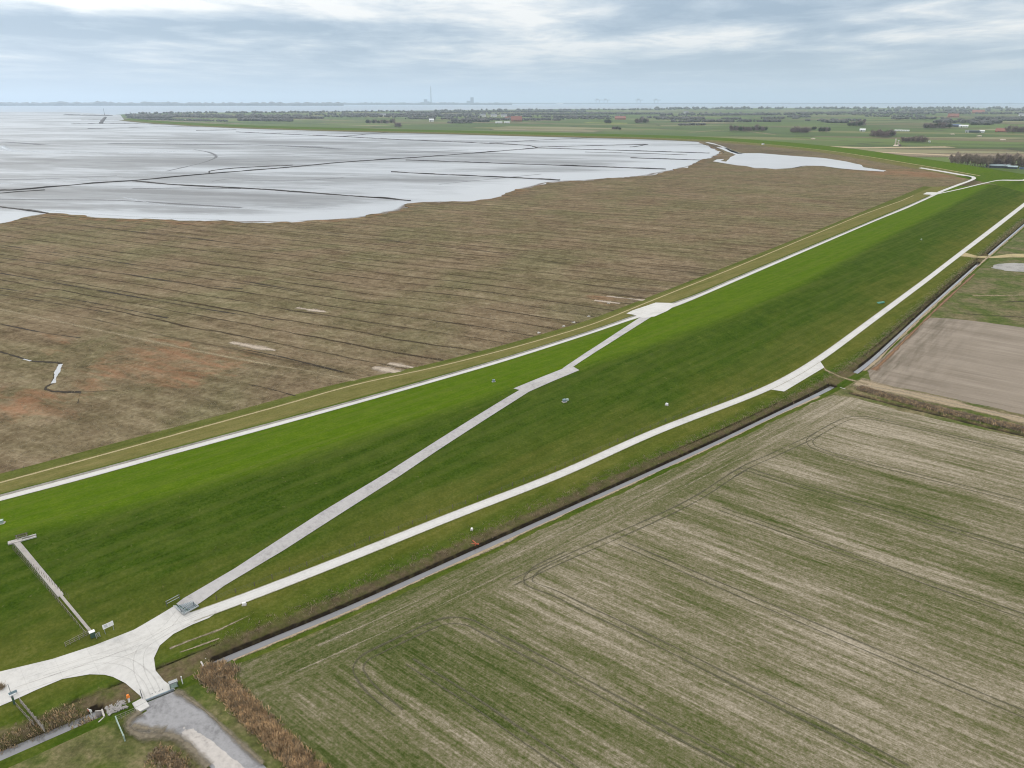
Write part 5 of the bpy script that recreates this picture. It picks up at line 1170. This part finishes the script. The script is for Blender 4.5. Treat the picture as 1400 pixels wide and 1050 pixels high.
# ------------------------------------------------------------------ haze
HZ = 0
hz_ = part('haze', lambda bm: BMbox(bm, (0, 20000, 310), (140000, 140000, 624)), 'steel'); hz_.data.materials.clear()
hm = bpy.data.materials.new('haze_air'); hm.use_nodes = True; nt = hm.node_tree; nt.nodes.clear()
vo = nt.nodes.new('ShaderNodeVolumePrincipled'); ou = nt.nodes.new('ShaderNodeOutputMaterial'); nt.links.new(vo.outputs[0], ou.inputs['Volume'])
vo.inputs['Color'].default_value = (.70, .835, .97, 1); vo.inputs['Density'].default_value = 5.0e-5; vo.inputs['Anisotropy'].default_value = .3
hz_.data.materials.append(hm); struct(hz_, 'stuff')

# ------------------------------------------------------------------ sky, sun, camera
SUN_EL, SUN_AZ = R(30), math.atan2(NV[1], NV[0]) + R(14)       # math angle of the direction towards the sun
sd = Vector((math.cos(SUN_AZ) * math.cos(SUN_EL), math.sin(SUN_AZ) * math.cos(SUN_EL), math.sin(SUN_EL)))
wd = bpy.data.worlds.new("World"); SC.world = wd; wd.use_nodes = True; wt = wd.node_tree; bg = wt.nodes['Background']
class WM(M):
    def __init__(s):
        s.t = wt; s.n = wt.nodes; s.l = wt.links; tc = s.n.new('ShaderNodeTexCoord'); s.obj = tc.outputs['Generated']
w = WM()
sky = w.n.new('ShaderNodeTexSky'); sky.sky_type = 'NISHITA'; sky.sun_disc = False; sky.sun_elevation = SUN_EL; sky.sun_rotation = math.pi / 2 - SUN_AZ; sky.air_density = 1.2; sky.dust_density = 1.5
X, Y, Z = w.xyz(w.obj)
zc = w.math('MAXIMUM', Z, 0.0)
den = w.math('ADD', zc, .045)
cmb = w.n.new('ShaderNodeCombineXYZ'); w.l.new(w.math('DIVIDE', X, den), cmb.inputs[0]); w.l.new(w.math('DIVIDE', Y, den), cmb.inputs[1])
cv = cmb.outputs[0]
n1 = w.noise(.33, 7, .55, .4, w.map(cv, 0, (1, .8, 1), (4.3, 1.7, 0))); n2 = w.noise(1.1, 6, .6, .3, w.map(cv, 0, (1, .7, 1), (2.0, 8.0, 0)))
cl = w.math('ADD', w.math('MULTIPLY', n1, .58), w.math('MULTIPLY', n2, .42))
def bump_(x0, z0, sx_, sz_, a):
    u_ = w.math('POWER', w.math('DIVIDE', w.math('SUBTRACT', X, x0), sx_), 2.0); v_ = w.math('POWER', w.math('DIVIDE', w.math('SUBTRACT', Z, z0), sz_), 2.0)
    return w.math('MULTIPLY', w.math('POWER', 2.718, w.math('MULTIPLY', w.math('ADD', u_, v_), -1.0)), a)
for b_ in ((-.04, .135, .12, .018, .20), (-.48, .118, .20, .020, .26), (.22, .070, .16, .008, .05), (.58, .066, .14, .008, .05), (-.15, .100, .10, .007, .05), (.35, .115, .25, .02, -.05), (-.45, .072, .25, .018, -.09)): cl = w.math('ADD', cl, bump_(*b_))
cl = w.math('MULTIPLY_ADD', w.math('SUBTRACT', cl, .5), 1.35, .495)
GAIN = 10.0   # cloud radiances below are divided by the background strength
cloud = w.ramp(cl, [(.37, (.36, .475, .61)), (.46, (.50, .605, .725)), (.54, (.70, .775, .85)), (.63, (.99, 1.0, 1.0))])
# a layered overcast is about three times as bright, and greyer, overhead than at the horizon
up_ = w.ramp(zc, [(.10, 0.0), (.22, .4), (.5, .8), (1, 1.0)])
cloud = w.mix(w.math('MULTIPLY', up_, .85), cloud, (1.0, .965, .92))
ov = w.math('MULTIPLY_ADD', up_, 0.55, 1.0)
sdn = w.n.new('ShaderNodeVectorMath'); sdn.operation = 'DOT_PRODUCT'; w.l.new(w.obj, sdn.inputs[0]); sdn.inputs[1].default_value = sd
glow = w.math('MULTIPLY', w.math('POWER', w.math('MAXIMUM', sdn.outputs['Value'], 0.0), 6.0), .5)
lum = w.math('ADD', ov, glow)
hzn = w.ramp(zc, [(0, 0.0), (.03, .3), (.075, 1.0)])
side = w.math('MULTIPLY_ADD', X, .55, .5, clamp=True)
lowsky = w.mix(side, (.44, .56, .71), (.57, .675, .775))
cc = w.mix(hzn, lowsky, cloud)
vm = w.n.new('ShaderNodeVectorMath'); vm.operation = 'SCALE'; w.l.new(cc, vm.inputs[0]); w.l.new(w.math('MULTIPLY', lum, GAIN), vm.inputs['Scale'])
fin = w.mix(.94, sky.outputs[0], vm.outputs[0])
w.l.new(fin, bg.inputs['Color']); bg.inputs['Strength'].default_value = .1

sl = bpy.data.lights.new('sun', 'SUN'); sl.energy = 1.5; sl.angle = R(12); sl.color = (1, .95, .88)
so = bpy.data.objects.new('sun', sl); COL.objects.link(so); so.rotation_euler = sd.to_track_quat('Z', 'Y').to_euler(); so.location = (0, 0, 300)
cd = bpy.data.cameras.new('camera'); cam = bpy.data.objects.new('camera', cd); COL.objects.link(cam)
cam.location = (0, 0, CAMH); cam.rotation_euler = (math.pi / 2 - PIT, 0, 0); cd.sensor_width = 36; cd.lens = 36 * FOC / 1400; cd.clip_start = 1; cd.clip_end = 150000
SC.camera = cam
SC.view_settings.view_transform = 'Standard'; SC.view_settings.look = 'None'; SC.view_settings.exposure = 0.0; SC.view_settings.gamma = 1
SC.render.engine = 'CYCLES'
SC.cycles.use_denoising = True; SC.cycles.filter_width = 1.1; SC.cycles.max_bounces = 6; SC.cycles.diffuse_bounces = 2; SC.cycles.glossy_bounces = 3; SC.cycles.transparent_max_bounces = 24; SC.cycles.volume_bounces = 1
